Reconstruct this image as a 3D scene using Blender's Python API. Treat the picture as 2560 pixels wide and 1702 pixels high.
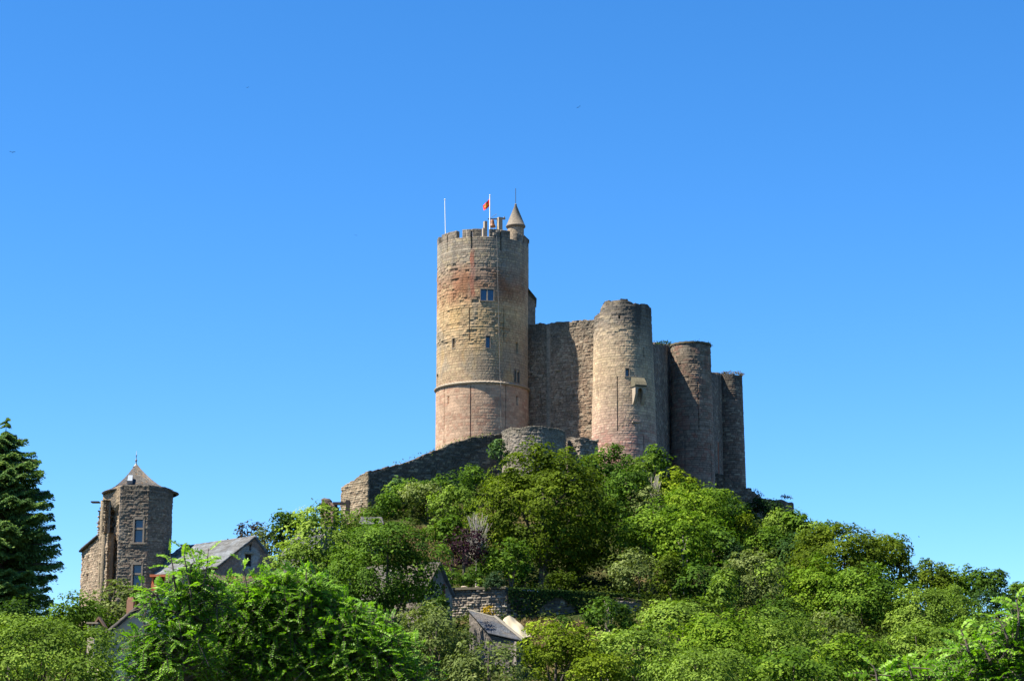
import bpy, math, random
import numpy as np

for _o in list(bpy.data.objects):
    bpy.data.objects.remove(_o)
SC = bpy.context.scene
COL = SC.collection
R = math.radians

# ------------------------------------------------------------------ camera
F, PITCH, CAMZ = 5000.0, R(12.0), 2.0          # focal length in photo pixels (2560 wide)
S = 2560 / 2358.0
cam_d = bpy.data.cameras.new('camera')
cam = bpy.data.objects.new('camera', cam_d)
COL.objects.link(cam)
cam.location = (0, 0, CAMZ)
cam.rotation_euler = (R(90) + PITCH, 0, 0)
cam_d.sensor_width = 36
cam_d.lens = 36 * F / 2560
cam_d.clip_start = 0.3
cam_d.clip_end = 20000
SC.camera = cam

# ------------------------------------------------------------------ sky and sun
SUN_EL = R(58)
SUN_H = np.array([-0.955, -0.297]); SUN_H /= np.linalg.norm(SUN_H)
w = bpy.data.worlds.new('World'); SC.world = w
w.use_nodes = True
nt = w.node_tree
bg = nt.nodes['Background']
sky = nt.nodes.new('ShaderNodeTexSky')
sky.sky_type = 'NISHITA'
sky.sun_disc = False
sky.sun_elevation = SUN_EL
sky.sun_rotation = math.atan2(SUN_H[0], SUN_H[1])
sky.altitude = 1500
sky.air_density = 1.0
sky.dust_density = 0.5
sky.ozone_density = 8.0
hs = nt.nodes.new('ShaderNodeHueSaturation')
hs.inputs['Saturation'].default_value = 1.20
nt.links.new(sky.outputs['Color'], hs.inputs['Color'])
nt.links.new(hs.outputs['Color'], bg.inputs['Color'])
bg.inputs['Strength'].default_value = 0.070
sd = bpy.data.lights.new('sun', 'SUN'); so = bpy.data.objects.new('sun', sd); COL.objects.link(so)
sd.energy = 5.0
sd.angle = R(0.5)
sd.color = (1.0, 0.92, 0.79)
from mathutils import Vector
_sv = Vector((SUN_H[0] * math.cos(SUN_EL), SUN_H[1] * math.cos(SUN_EL), math.sin(SUN_EL)))
so.rotation_euler = _sv.to_track_quat('Z', 'Y').to_euler()
so.location = (-60, -20, 120)
SC.view_settings.view_transform = 'Standard'
SC.view_settings.look = 'None'
SC.view_settings.exposure = 1.75
SC.view_settings.gamma = 1.0
SC.view_settings.use_curve_mapping = False
SC.render.engine = 'CYCLES'
SC.cycles.max_bounces = 6
SC.cycles.diffuse_bounces = 3
SC.cycles.transmission_bounces = 4
SC.cycles.transparent_max_bounces = 4

# ------------------------------------------------------------------ helpers
def atn(u, v, Y):
    a = (u - 1280) / F; b = (851 - v) / F
    dy = math.cos(PITCH) - b * math.sin(PITCH); dz = math.sin(PITCH) + b * math.cos(PITCH)
    t = Y / dy
    return np.array([a * t, Y, CAMZ + dz * t])
def at(x, y, Y): return atn(x * S, y * S, Y)
def mpx(px, Y): return px * S * Y / 0.985 / F     # measured pixels -> metres at that depth

ORG = {}
def link(o, parent=None, loc=(0, 0, 0)):
    COL.objects.link(o)
    if parent is not None:
        o.parent = parent
        ORG[o.name] = ORG[parent.name]
    else:
        o.location = loc
        ORG[o.name] = np.array(loc, float)
    return o
def tag(o, label=None, cat=None, group=None, kind=None):
    if label: o['label'] = label
    if cat: o['category'] = cat
    if group: o['group'] = group
    if kind: o['kind'] = kind
    elif cat: o['kind'] = 'thing'
    return o
def thing(name, loc, label, cat, group=None):
    o = bpy.data.objects.new(name, None)
    o.empty_display_size = 0.5
    link(o, None, tuple(float(c) for c in loc))
    return tag(o, label, cat, group)
def mk(name, V, Fq, mat, parent=None, col=None, tint=None, uv=None, smooth=False, origin=None):
    """arrays -> one mesh object; V in world space."""
    V = np.asarray(V, float)
    if parent is not None: org = ORG[parent.name]
    elif origin is not None: org = np.array(origin, float)
    else: org = np.array([V[:, 0].mean(), V[:, 1].mean(), V[:, 2].min()])
    me = bpy.data.meshes.new(name)
    Fq = np.asarray(Fq, np.int32)
    n, k = Fq.shape
    me.vertices.add(len(V)); me.vertices.foreach_set('co', (V - org).astype(np.float32).ravel())
    me.loops.add(n * k); me.loops.foreach_set('vertex_index', Fq.ravel())
    me.polygons.add(n)
    me.polygons.foreach_set('loop_start', np.arange(0, n * k, k, dtype=np.int32))
    me.polygons.foreach_set('loop_total', np.full(n, k, np.int32))
    me.update(calc_edges=True)
    if smooth: me.polygons.foreach_set('use_smooth', np.ones(n, bool))
    if col is not None:
        a = me.attributes.new('col', 'FLOAT_COLOR', 'POINT')
        c4 = np.ones((len(V), 4), np.float32); c4[:, :3] = col
        a.data.foreach_set('color', c4.ravel())
    if tint is not None:
        a = me.attributes.new('tint', 'FLOAT', 'FACE')
        a.data.foreach_set('value', np.asarray(tint, np.float32))
    me.materials.append(mat)
    o = bpy.data.objects.new(name, me)
    return link(o, parent, tuple(org) if parent is None else (0, 0, 0))
class MB:
    """collects polygons for one mesh object"""
    def __init__(s): s.v = []; s.f = []
    def add(s, vs, fs):
        b = len(s.v); s.v += [tuple(map(float, p)) for p in vs]; s.f += [tuple(i + b for i in f) for f in fs]; return s
    def box(s, c, h, ax=None):
        c = np.array(c, float)
        ax = np.eye(3) if ax is None else np.asarray(ax, float)
        vs = [c + sx * h[0] * ax[0] + sy * h[1] * ax[1] + sz * h[2] * ax[2] for sx in (-1, 1) for sy in (-1, 1) for sz in (-1, 1)]
        return s.add(vs, [(0, 1, 3, 2), (4, 6, 7, 5), (0, 4, 5, 1), (2, 3, 7, 6), (0, 2, 6, 4), (1, 5, 7, 3)])
    def tube(s, pts, rad, n=6, cap=True):
        pts = [np.array(p, float) for p in pts]
        if np.isscalar(rad): rad = [rad] * len(pts)
        vs = []
        for i, p in enumerate(pts):
            d = pts[min(i + 1, len(pts) - 1)] - pts[max(i - 1, 0)]
            d /= (np.linalg.norm(d) + 1e-9)
            up = np.array([0, 0, 1.]) if abs(d[2]) < .9 else np.array([1., 0, 0])
            x = np.cross(up, d); x /= np.linalg.norm(x); y = np.cross(d, x)
            for k in range(n):
                t = 2 * math.pi * k / n
                vs.append(p + rad[i] * (math.cos(t) * x + math.sin(t) * y))
        fs = []
        for i in range(len(pts) - 1):
            for k in range(n):
                a, b = i * n + k, i * n + (k + 1) % n
                fs.append((a, b, b + n, a + n))
        if cap:
            fs.append(tuple(range(n))[::-1]); fs.append(tuple(range((len(pts) - 1) * n, len(pts) * n)))
        return s.add(vs, fs)
    def lathe(s, c, prof, n=32):
        vs = []
        for (r, z) in prof:
            for k in range(n):
                t = 2 * math.pi * k / n
                vs.append((c[0] + r * math.cos(t), c[1] + r * math.sin(t), c[2] + z))
        fs = []
        for i in range(len(prof) - 1):
            for k in range(n):
                a, b = i * n + k, i * n + (k + 1) % n
                fs.append((a, b, b + n, a + n))
        fs.append(tuple(range(n))[::-1]); fs.append(tuple(range((len(prof) - 1) * n, len(prof) * n)))
        return s.add(vs, fs)
    def prism(s, poly, off):
        n = len(poly); p = [np.array(q, float) for q in poly]; off = np.array(off, float)
        vs = p + [q + off for q in p]
        fs = [tuple(range(n)), tuple(range(n, 2 * n))[::-1]] + [(i, i + n, (i + 1) % n + n, (i + 1) % n) for i in range(n)]
        return s.add(vs, fs)
    def build(s, name, mat, parent=None, smooth=False, origin=None):
        V = np.array(s.v)
        if parent is not None: org = ORG[parent.name]
        elif origin is not None: org = np.array(origin, float)
        else: org = np.array([V[:, 0].mean(), V[:, 1].mean(), V[:, 2].min()])
        me = bpy.data.meshes.new(name)
        me.from_pydata((V - org).tolist(), [], s.f)
        if smooth:
            me.polygons.foreach_set('use_smooth', np.ones(len(me.polygons), bool))
        me.materials.append(mat); me.update()
        o = bpy.data.objects.new(name, me)
        return link(o, parent, tuple(org) if parent is None else (0, 0, 0))

def h2(i, j, seed):
    x = np.sin(np.asarray(i, float) * 127.1 + np.asarray(j, float) * 311.7 + seed * 74.7) * 43758.5453
    return x - np.floor(x)
def vnoise(u, v, sc, seed):
    x = np.asarray(u, float) / sc; y = np.asarray(v, float) / sc
    i = np.floor(x); j = np.floor(y); fx = x - i; fy = y - j
    fx = fx * fx * (3 - 2 * fx); fy = fy * fy * (3 - 2 * fy)
    a = h2(i, j, seed); b = h2(i + 1, j, seed); c = h2(i, j + 1, seed); d = h2(i + 1, j + 1, seed)
    return (a * (1 - fx) + b * fx) * (1 - fy) + (c * (1 - fx) + d * fx) * fy
def fbm(u, v, sc, seed, o=3):
    t = 0; s = 0; a = 1
    for k in range(o):
        t = t + a * vnoise(u, v, sc / 2 ** k, seed + k * 7.3); s += a; a *= .55
    return t / s
def sstep(a, b, x):
    t = np.clip((np.asarray(x, float) - a) / (b - a), 0, 1); return t * t * (3 - 2 * t)
def masonry(U, V, seed, ch=.36, bw=.75, gap=.05, jit=.5):
    """stone courses: returns per-stone random, second random, joint mask (1 on the stone, 0 in the joint)"""
    rg = np.random.RandomState(int(seed * 13 + 5) % 9999)
    v0 = V.min() - ch
    nb = int((V.max() - v0) / (ch * .6)) + 6
    bnd = v0 + np.cumsum(ch * (1 - jit / 2 + jit * rg.rand(nb)))
    Vw = V + (vnoise(U, V, ch * 6, seed + 3) - .5) * ch * .5 * (jit)
    k = np.clip(np.searchsorted(bnd, Vw), 1, nb - 1)
    lo = bnd[k - 1]; hi = bnd[k]
    wv = bw * (.65 + .7 * rg.rand(nb + 1))[k]
    x = U / wv + (rg.rand(nb + 1) * 10)[k]
    x = x + .22 * np.sin(x * 2.1 + (rg.rand(nb + 1) * 6.28)[k])
    j = np.floor(x); fx = x - j
    r1 = h2(k, j, seed); r2 = h2(k, j, seed + 31.7)
    du = np.minimum(fx, 1 - fx) * wv
    dv = np.minimum(np.abs(Vw - lo), np.abs(hi - Vw))
    m = sstep(0, gap, np.minimum(du, dv))
    return r1, r2, m
def grid_faces(nu, nv, wrap=False, base=0, flip=False):
    i = np.arange(nu if wrap else nu - 1); j = np.arange(nv - 1)
    I, J = np.meshgrid(i, j, indexing='ij')
    I2 = (I + 1) % nu
    q = np.stack([I * nv + J, I2 * nv + J, I2 * nv + J + 1, I * nv + J + 1], -1).reshape(-1, 4) + base
    return q[:, ::-1] if flip else q

# ------------------------------------------------------------------ materials
def new_mat(name):
    m = bpy.data.materials.new(name); m.use_nodes = True
    t = m.node_tree; return m, t, t.nodes['Principled BSDF']
def N(t, typ, **kw):
    n = t.nodes.new(typ)
    for k, v in kw.items(): setattr(n, k, v)
    return n
def mat_stone(name, bump=.5, nsc=5.0, lo=.68, hi=1.25, rough=.92):
    m, t, p = new_mat(name)
    a = N(t, 'ShaderNodeAttribute', attribute_name='col')
    tc = N(t, 'ShaderNodeTexCoord')
    n1 = N(t, 'ShaderNodeTexNoise'); n1.inputs['Scale'].default_value = nsc; n1.inputs['Detail'].default_value = 6
    n1.inputs['Roughness'].default_value = .7
    n2 = N(t, 'ShaderNodeTexNoise'); n2.inputs['Scale'].default_value = nsc * .12; n2.inputs['Detail'].default_value = 4
    t.links.new(tc.outputs['Object'], n1.inputs['Vector']); t.links.new(tc.outputs['Object'], n2.inputs['Vector'])
    mr = N(t, 'ShaderNodeMapRange'); mr.inputs[1].default_value = .25; mr.inputs[2].default_value = .75
    mr.inputs[3].default_value = lo; mr.inputs[4].default_value = hi
    t.links.new(n1.outputs['Fac'], mr.inputs[0])
    mr2 = N(t, 'ShaderNodeMapRange'); mr2.inputs[1].default_value = .3; mr2.inputs[2].default_value = .7
    mr2.inputs[3].default_value = .82; mr2.inputs[4].default_value = 1.12
    t.links.new(n2.outputs['Fac'], mr2.inputs[0])
    mu = N(t, 'ShaderNodeMath', operation='MULTIPLY')
    t.links.new(mr.outputs[0], mu.inputs[0]); t.links.new(mr2.outputs[0], mu.inputs[1])
    vm = N(t, 'ShaderNodeVectorMath', operation='SCALE')
    t.links.new(a.outputs['Color'], vm.inputs[0]); t.links.new(mu.outputs[0], vm.inputs['Scale'])
    t.links.new(vm.outputs[0], p.inputs['Base Color'])
    b = N(t, 'ShaderNodeBump'); b.inputs['Strength'].default_value = bump; b.inputs['Distance'].default_value = .12
    t.links.new(n1.outputs['Fac'], b.inputs['Height']); t.links.new(b.outputs[0], p.inputs['Normal'])
    p.inputs['Roughness'].default_value = rough
    p.inputs['Specular IOR Level'].default_value = .15
    p.inputs['Diffuse Roughness'].default_value = .6
    return m
def mat_plain(name, c, rough=.8, var=.25, nsc=3.0, bump=.2, spec=.25, metal=0):
    m, t, p = new_mat(name)
    tc = N(t, 'ShaderNodeTexCoord')
    n1 = N(t, 'ShaderNodeTexNoise'); n1.inputs['Scale'].default_value = nsc; n1.inputs['Detail'].default_value = 5
    t.links.new(tc.outputs['Object'], n1.inputs['Vector'])
    mx = N(t, 'ShaderNodeMix', data_type='RGBA')
    mx.inputs[6].default_value = (*[x * (1 - var) for x in c], 1); mx.inputs[7].default_value = (*[min(1, x * (1 + var)) for x in c], 1)
    t.links.new(n1.outputs['Fac'], mx.inputs[0]); t.links.new(mx.outputs[2], p.inputs['Base Color'])
    b = N(t, 'ShaderNodeBump'); b.inputs['Strength'].default_value = bump; b.inputs['Distance'].default_value = .03
    t.links.new(n1.outputs['Fac'], b.inputs['Height']); t.links.new(b.outputs[0], p.inputs['Normal'])
    p.inputs['Roughness'].default_value = rough; p.inputs['Specular IOR Level'].default_value = spec; p.inputs['Metallic'].default_value = metal
    return m
def mat_leaf(name, c0, c1, c2, trans=.34, rough=.7, spec=.05):
    """c0 darkest leaf colour ... c2 lightest"""
    m, t, p = new_mat(name)
    a = N(t, 'ShaderNodeAttribute', attribute_name='tint')
    cr = N(t, 'ShaderNodeValToRGB')
    e = cr.color_ramp.elements
    e[0].color = (*c0, 1); e[1].color = (*c2, 1); e[0].position = .05; e[1].position = .95
    k = cr.color_ramp.elements.new(.5); k.color = (*c1, 1)
    t.links.new(a.outputs['Fac'], cr.inputs[0])
    t.links.new(cr.outputs[0], p.inputs['Base Color'])
    p.inputs['Roughness'].default_value = rough; p.inputs['Specular IOR Level'].default_value = spec
    tr = N(t, 'ShaderNodeBsdfTranslucent')
    g = N(t, 'ShaderNodeMix', data_type='RGBA', blend_type='MULTIPLY'); g.inputs[0].default_value = 1
    g.inputs[7].default_value = (1.25, 1.35, .5, 1)
    t.links.new(cr.outputs[0], g.inputs[6]); t.links.new(g.outputs[2], tr.inputs['Color'])
    ms = N(t, 'ShaderNodeMixShader'); ms.inputs[0].default_value = trans
    t.links.new(p.outputs[0], ms.inputs[1]); t.links.new(tr.outputs[0], ms.inputs[2])
    t.links.new(ms.outputs[0], t.nodes['Material Output'].inputs['Surface'])
    return m
STONE = mat_stone('weathered_sandstone', .5, 4, .90, 1.50)
RUBBLE = mat_stone('rubble_stone', .7, 6, .70, 1.45)
SLATE = mat_stone('stone_slates', .4, 7, .75, 1.2, .6)
PLASTER = mat_stone('lime_plaster', .3, 2.5, .85, 1.1)
GLASS = mat_plain('window_glass', (.03, .075, .14), .12, .3, 1.5, .02, .6)  # blue base colour carries the reflected sky
DARKWOOD = mat_plain('dark_wood', (.035, .028, .025), .8)
REDWOOD = mat_plain('red_wood', (.16, .045, .025), .8)
WHITEPOLE = mat_plain('white_metal', (.75, .75, .75), .4, .08)
IRON = mat_plain('dark_iron', (.04, .04, .045), .5, .2)
BRONZE = mat_plain('bell_bronze', (.16, .07, .035), .5, .4, 4)
FLAGRED = mat_plain('flag_red', (.75, .035, .03), .7, .1)
FLAGYEL = mat_plain('flag_yellow', (.75, .45, .02), .7, .1)
CABLE = mat_plain('cable_metal', (.16, .16, .155), .6, .1)
TERRA = mat_plain('terracotta', (.42, .13, .06), .85, .35, 6)
ZINC = mat_plain('zinc', (.16, .17, .175), .4, .15)
DRESSED = mat_plain('dressed_stone', (.27, .225, .17), .9, .25, 4, .4)
FRAMEST = mat_plain('worn_frame_stone', (.17, .145, .115), .9, .3, 4, .4)
LICHEN = mat_plain('lichen_stone', (.10, .09, .06), .95, .6, 5, .5)
BARK = mat_plain('bark', (.085, .07, .055), .95, .45, 7, .8)
BAREBARK = mat_plain('pale_bark', (.26, .235, .20), .95, .3, 7, .5)
CREAM = mat_plain('cream_canvas', (.30, .26, .18), .85, .12, 1.5, .3)
LINEN = mat_plain('white_linen', (.45, .47, .55), .85, .08)
BLUELINEN = mat_plain('blue_linen', (.16, .2, .34), .85, .1)
BIRDM = mat_plain('bird_feathers', (.03, .03, .035), .8, .3, 20)
# ------------------------------------------------------------------ terrain
CP = np.array([
 (0,-40,0),(-40,-40,0),(40,-40,0),(0,0,.2),(-12,0,0),(12,0,0),(-60,0,-2),(60,0,-2),(0,8,-1.2),
 (0,25,-4.5),(-18,25,-4.5),(18,25,-4.5),(0,50,-5),(-28,50,-5),(28,50,-5),(-80,50,-6),(80,50,-6),
 (0,90,0),(-35,90,0),(35,90,-.5),(-90,110,0),(-45,112,1.5),(0,115,3.5),(28,115,2.5),(60,110,-1),
 (-60,150,8),(-30,150,8),(5,145,8.5),(22,150,9.5),(60,150,3),(100,150,2),
 (-60,175,12),(-32,172,13),(-22,172,13),(-10,165,14.5),(0,160.8,13.4),(13,162,13),(4,168,15.6),(1.2,149,10.8),(-1.5,153,11.8),(4,152,11.3),
 (-12,190,23),(-15,204,27.2),(-4,188,19),(8,190,18.8),(30,190,18),(45,200,14.5),(60,190,9),
 (-24,207,19),(-40,207,16),(-70,210,12),(-8,209,29.5),(-1,211,31.5),
 (-3.6,228,35),(13,224,33),(-3.6,240,38),(10,245,39),(24,258,37),(34,284,37),(26,240,32),(44,282,30),(38,262,29),
 (55,235,12.5),(70,240,9),(58,280,20),(0,330,22),(-60,260,12),(70,330,16),(-16,245,27),(-30,240,18),
 (0,420,0),(-140,300,0),(140,300,0),(-150,150,0),(150,150,-2),(0,500,-8)], float)
def _tps_fit(P):
    n = len(P); d = np.hypot(P[:, None, 0] - P[None, :, 0], P[:, None, 1] - P[None, :, 1])
    K = np.where(d > 0, d * d * np.log(d + 1e-9), 0) + np.eye(n) * 12.0
    A = np.zeros((n + 3, n + 3)); A[:n, :n] = K
    A[:n, n] = 1; A[:n, n + 1:] = P[:, :2]; A[n, :n] = 1; A[n + 1:, :n] = P[:, :2].T
    return np.linalg.solve(A, np.concatenate([P[:, 2], np.zeros(3)]))
_TW = _tps_fit(CP)
def ground(x, y):
    x = np.asarray(x, float); y = np.asarray(y, float); sh = x.shape
    xf, yf = x.ravel(), y.ravel()
    d = np.hypot(xf[:, None] - CP[None, :, 0], yf[:, None] - CP[None, :, 1])
    z = (np.where(d > 0, d * d * np.log(d + 1e-9), 0)) @ _TW[:len(CP)] + _TW[len(CP)] + _TW[len(CP) + 1] * xf + _TW[len(CP) + 2] * yf
    q = np.maximum(np.abs(xf) / 150, np.abs(yf - 200) / 250)
    f = sstep(.8, 1.15, q)
    z = np.where(f >= 1, -12, z * (1 - f) - 12 * f)
    return z.reshape(sh)
def gz(x, y): return float(ground(np.array([x]), np.array([y]))[0])
_gx = np.concatenate([-np.geomspace(6000, 130, 14), np.arange(-120, 121, 2.0), np.geomspace(130, 6000, 14)])
_gy = np.concatenate([-np.geomspace(3000, 40, 12), np.arange(-30, 361, 2.0), np.geomspace(370, 9000, 16)])
GX, GY = np.meshgrid(_gx, _gy, indexing='ij')
GZ = ground(GX, GY) + (fbm(GX, GY, 7, 3) - .5) * .7 * (np.abs(GX) < 125)
m, t, p = new_mat('hillside_soil')
tc = N(t, 'ShaderNodeTexCoord')
n1 = N(t, 'ShaderNodeTexNoise'); n1.inputs['Scale'].default_value = .22; n1.inputs['Detail'].default_value = 8
n2 = N(t, 'ShaderNodeTexNoise'); n2.inputs['Scale'].default_value = 3; n2.inputs['Detail'].default_value = 6
for q in (n1, n2): t.links.new(tc.outputs['Object'], q.inputs['Vector'])
cr = N(t, 'ShaderNodeValToRGB'); e = cr.color_ramp.elements
e[0].position = .38; e[0].color = (.016, .024, .007, 1); e[1].position = .62; e[1].color = (.075, .058, .026, 1)
k = e.new(.5); k.color = (.035, .042, .013, 1)
ad = N(t, 'ShaderNodeMath', operation='ADD'); ad.inputs[1].default_value = 0
mm = N(t, 'ShaderNodeMath', operation='MULTIPLY_ADD'); mm.inputs[1].default_value = .35; mm.inputs[2].default_value = -.17
t.links.new(n2.outputs['Fac'], mm.inputs[0]); t.links.new(mm.outputs[0], ad.inputs[1]); t.links.new(n1.outputs['Fac'], ad.inputs[0])
t.links.new(ad.outputs[0], cr.inputs[0]); t.links.new(cr.outputs[0], p.inputs['Base Color'])
b = N(t, 'ShaderNodeBump'); b.inputs['Strength'].default_value = .6; b.inputs['Distance'].default_value = .3
t.links.new(n2.outputs['Fac'], b.inputs['Height']); t.links.new(b.outputs[0], p.inputs['Normal'])
p.inputs['Roughness'].default_value = 1; p.inputs['Specular IOR Level'].default_value = .05
SOIL = m
hill = mk('hill', np.stack([GX, GY, GZ], -1).reshape(-1, 3), grid_faces(len(_gx), len(_gy)), SOIL, smooth=True, origin=(0, 0, 0))
tag(hill, kind='structure')

# ------------------------------------------------------------------ masonry builders
def axis_lines(a0, a1, d, edges):
    b = list(np.linspace(a0, a1, max(2, int(round((a1 - a0) / d)) + 1)))
    for e in edges:
        if a0 < e < a1: b += [e - .006, e + .006]
    return np.array(sorted(b))
def drum(name, c, rad, z0, z1, colf, seed, parent, d=.1, relief=.05, ch=.36, bw=.75, openings=(), batter=0.0,
         ragged=0.0, topf=None, mat=None, thick=.8, floor=1.2, wear=None):
    """hollow round masonry wall. openings: (angle deg, z, width m, height m, depth m); angle 0 faces the camera, + to the right"""
    ue = []; ze = []
    for (a, z, wd, ht, dp) in openings:
        ue += [R(a) - wd / 2 / rad, R(a) + wd / 2 / rad]; ze += [z - ht / 2, z + ht / 2]
    an = axis_lines(-math.pi, math.pi, d / rad, ue)[:-1]
    zz = axis_lines(z0, z1, d, ze)
    A, Z = np.meshgrid(an, zz, indexing='ij')
    U = A * rad
    r1, r2, mj = masonry(U, Z, seed, ch, bw, .07)
    er = np.zeros_like(U) if wear is None else wear(A, Z)
    rel = (r2 - .5) * relief * (.5 + 2.6 * er) - (1 - mj) * relief * (.9 + 1.3 * er) + (fbm(U, Z, .8, seed + 5) - .5) * relief * (1 + 3 * er)
    rel = rel - er * ((r1 * 7.3 + r2 * 3.1) % 1 < .16) * .12
    col = colf(A, U, Z, r1, r2, mj)
    for (a, z, wd, ht, dp) in openings:
        ins = (np.abs(A - R(a)) * rad < wd / 2) & (np.abs(Z - z) < ht / 2)
        rel = np.where(ins, -dp, rel)
    rr = rad + batter * (z1 - Z) + rel
    Zt = Z.copy()
    ztop = np.full(len(an), z1)
    if topf is not None: ztop = ztop + topf(an)
    if ragged: ztop = ztop - ragged * fbm(an * rad, an * 0 + seed, 1.1, seed + 2) - ragged * .5 * (h2(np.floor(an * rad / .45), 0, seed) > .6)
    Zt = np.minimum(Zt, ztop[:, None])
    V = np.stack([c[0] + rr * np.sin(A), c[1] - rr * np.cos(A), Zt], -1).reshape(-1, 3)
    nu, nv = A.shape
    fs = [grid_faces(nu, nv, True)]
    # inner skin and floor
    ri = rad - thick
    In = np.stack([np.stack([c[0] + ri * np.sin(an), c[1] - ri * np.cos(an), ztop], -1),
                   np.stack([c[0] + ri * np.sin(an), c[1] - ri * np.cos(an), ztop * 0 + z1 - floor - ragged * 2], -1),
                   np.stack([c[0] + 0 * an, c[1] + 0 * an, an * 0 + z1 - floor - ragged * 2], -1)], 1).reshape(-1, 3)
    base = len(V); i = np.arange(nu); i2 = (i + 1) % nu
    fs.append(np.stack([i * nv + nv - 1, i2 * nv + nv - 1, base + i2 * 3, base + i * 3], -1))
    for q in (0, 1): fs.append(np.stack([base + i * 3 + q, base + i2 * 3 + q, base + i2 * 3 + q + 1, base + i * 3 + q + 1], -1))
    cin = np.repeat(col[:, -1, :], 3, axis=0)
    return mk(name, np.concatenate([V, In]), np.concatenate(fs), mat or STONE, parent, col=np.concatenate([col.reshape(-1, 3), cin]))
def wall_arrays(path, zb, zt, seed, colf, d=.1, relief=.05, ch=.3, bw=.6, thick=.7, ragged=0.0, openings=(), closed=False, wear=None, bulge=None):
    """masonry wall along a plan polyline (outside on its right hand when walking). zb/zt: z lists per path point or functions of u.
    openings: (u, z, width, height, depth)"""
    P = np.array([(q_[0], q_[1]) for q_ in path], float)
    if closed: P = np.vstack([P, P[:1]])
    seg = np.linalg.norm(np.diff(P, axis=0), axis=1); cu = np.concatenate([[0], np.cumsum(seg)])
    ue = []
    for o in openings: ue += [o[0] - o[2] / 2, o[0] + o[2] / 2]
    u = axis_lines(0, cu[-1], d, ue)
    u = np.array(sorted(set(np.concatenate([u, cu]).tolist())))
    xy = np.stack([np.interp(u, cu, P[:, 0]), np.interp(u, cu, P[:, 1])], -1)
    def segn(uu):
        k = np.clip(np.searchsorted(cu, uu, side='right') - 1, 0, len(seg) - 1)
        dd = (P[k + 1] - P[k]) / seg[k][:, None]
        return np.stack([dd[:, 1], -dd[:, 0]], -1)
    n = segn(np.clip(u - 1e-4, 0, None)) + segn(np.clip(u + 1e-4, None, cu[-1] - 1e-5))
    if closed:
        n[0] = n[-1] = segn(np.array([0.0]))[0] + segn(np.array([cu[-1] - 1e-4]))[0]
    n /= np.linalg.norm(n, axis=1)[:, None]
    zb_ = zb(u) if callable(zb) else np.interp(u, cu, np.broadcast_to(zb, cu.shape))
    zt_ = zt(u) if callable(zt) else np.interp(u, cu, np.broadcast_to(zt, cu.shape))
    if ragged:
        zt_ = zt_ - ragged * fbm(u, u * 0, .9, seed + 2) - ragged * .6 * (h2(np.floor(u / .38), 1, seed))
    flat = np.ptp(zt_) < .01 and np.ptp(zb_) < .01
    nv = max(3, int((zt_ - zb_).max() / d) + 1)
    if flat:
        ze = []
        for o in openings: ze += [o[1] - o[3] / 2, o[1] + o[3] / 2]
        zz = axis_lines(zb_[0], zt_[0], d, ze); Z = np.broadcast_to(zz, (len(u), len(zz))).copy()
    else:
        tt = np.linspace(0, 1, nv); Z = zb_[:, None] * (1 - tt) + zt_[:, None] * tt
    nv = Z.shape[1]
    U = np.broadcast_to(u[:, None], Z.shape)
    r1, r2, mj = masonry(U, Z, seed, ch, bw, .06, .7)
    er = np.zeros_like(Z) if wear is None else wear(U, Z)
    rel = (r2 - .5) * relief * (1 + 3 * er) - (1 - mj) * relief * (.8 + 2 * er) + (fbm(U, Z, 1.3, seed + 5) - .5) * relief * 1.4 - er * .15 * (fbm(U, Z, .6, seed + 9) > .55)
    if bulge is not None: rel = rel + bulge(U, Z)
    col = colf(U, Z, r1, r2, mj)
    for (ou, oz, ow, oh, od) in openings:
        rel = np.where((np.abs(U - ou) < ow / 2) & (np.abs(Z - oz) < oh / 2), -od, rel)
    fr = np.stack([xy[:, None, 0] + n[:, None, 0] * rel, xy[:, None, 1] + n[:, None, 1] * rel, Z], -1).reshape(-1, 3)
    nu = len(u)
    bz = np.stack([zb_, zt_], -1)
    bk = np.stack([np.broadcast_to((xy[:, 0] - n[:, 0] * thick)[:, None], bz.shape), np.broadcast_to((xy[:, 1] - n[:, 1] * thick)[:, None], bz.shape), bz], -1).reshape(-1, 3)
    B = len(fr)
    i = np.arange(nu - 1)
    fs = [grid_faces(nu, nv), grid_faces(nu, 2, base=B, flip=True),
          np.stack([i * nv + nv - 1, (i + 1) * nv + nv - 1, B + (i + 1) * 2 + 1, B + i * 2 + 1], -1)]
    if not closed:
        j = np.arange(nv - 1)
        for (e, s) in ((0, 1), (nu - 1, -1)):
            # end cap: strips from the front column to a column of back points
            cb = B + nu * 2 + (0 if e == 0 else nv)
            q = np.stack([cb + j, e * nv + j, e * nv + j + 1, cb + j + 1], -1)
            fs.append(q if s == 1 else q[:, ::-1])
    caps = [np.stack([np.full(nv, xy[e, 0] - n[e, 0] * thick), np.full(nv, xy[e, 1] - n[e, 1] * thick), Z[e]], -1) for e in (0, nu - 1)]
    V = np.concatenate([fr, bk] + caps)
    cb_ = np.repeat(col[:, -1, :], 2, axis=0)
    C_ = np.concatenate([col.reshape(-1, 3), cb_, col[0], col[-1]])
    return V, np.concatenate(fs), C_
def wall(name, *a, mat=None, parent=None, **k):
    V, f, c = wall_arrays(*a, **k)
    return mk(name, V, f, mat or RUBBLE, parent, col=c)
def join_arrays(parts):
    V = []; Fs = []; Cs = []; b = 0
    for (v, f, c) in parts: V.append(v); Fs.append(f + b); Cs.append(c); b += len(v)
    return np.concatenate(V), np.concatenate(Fs), np.concatenate(Cs)
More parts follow.
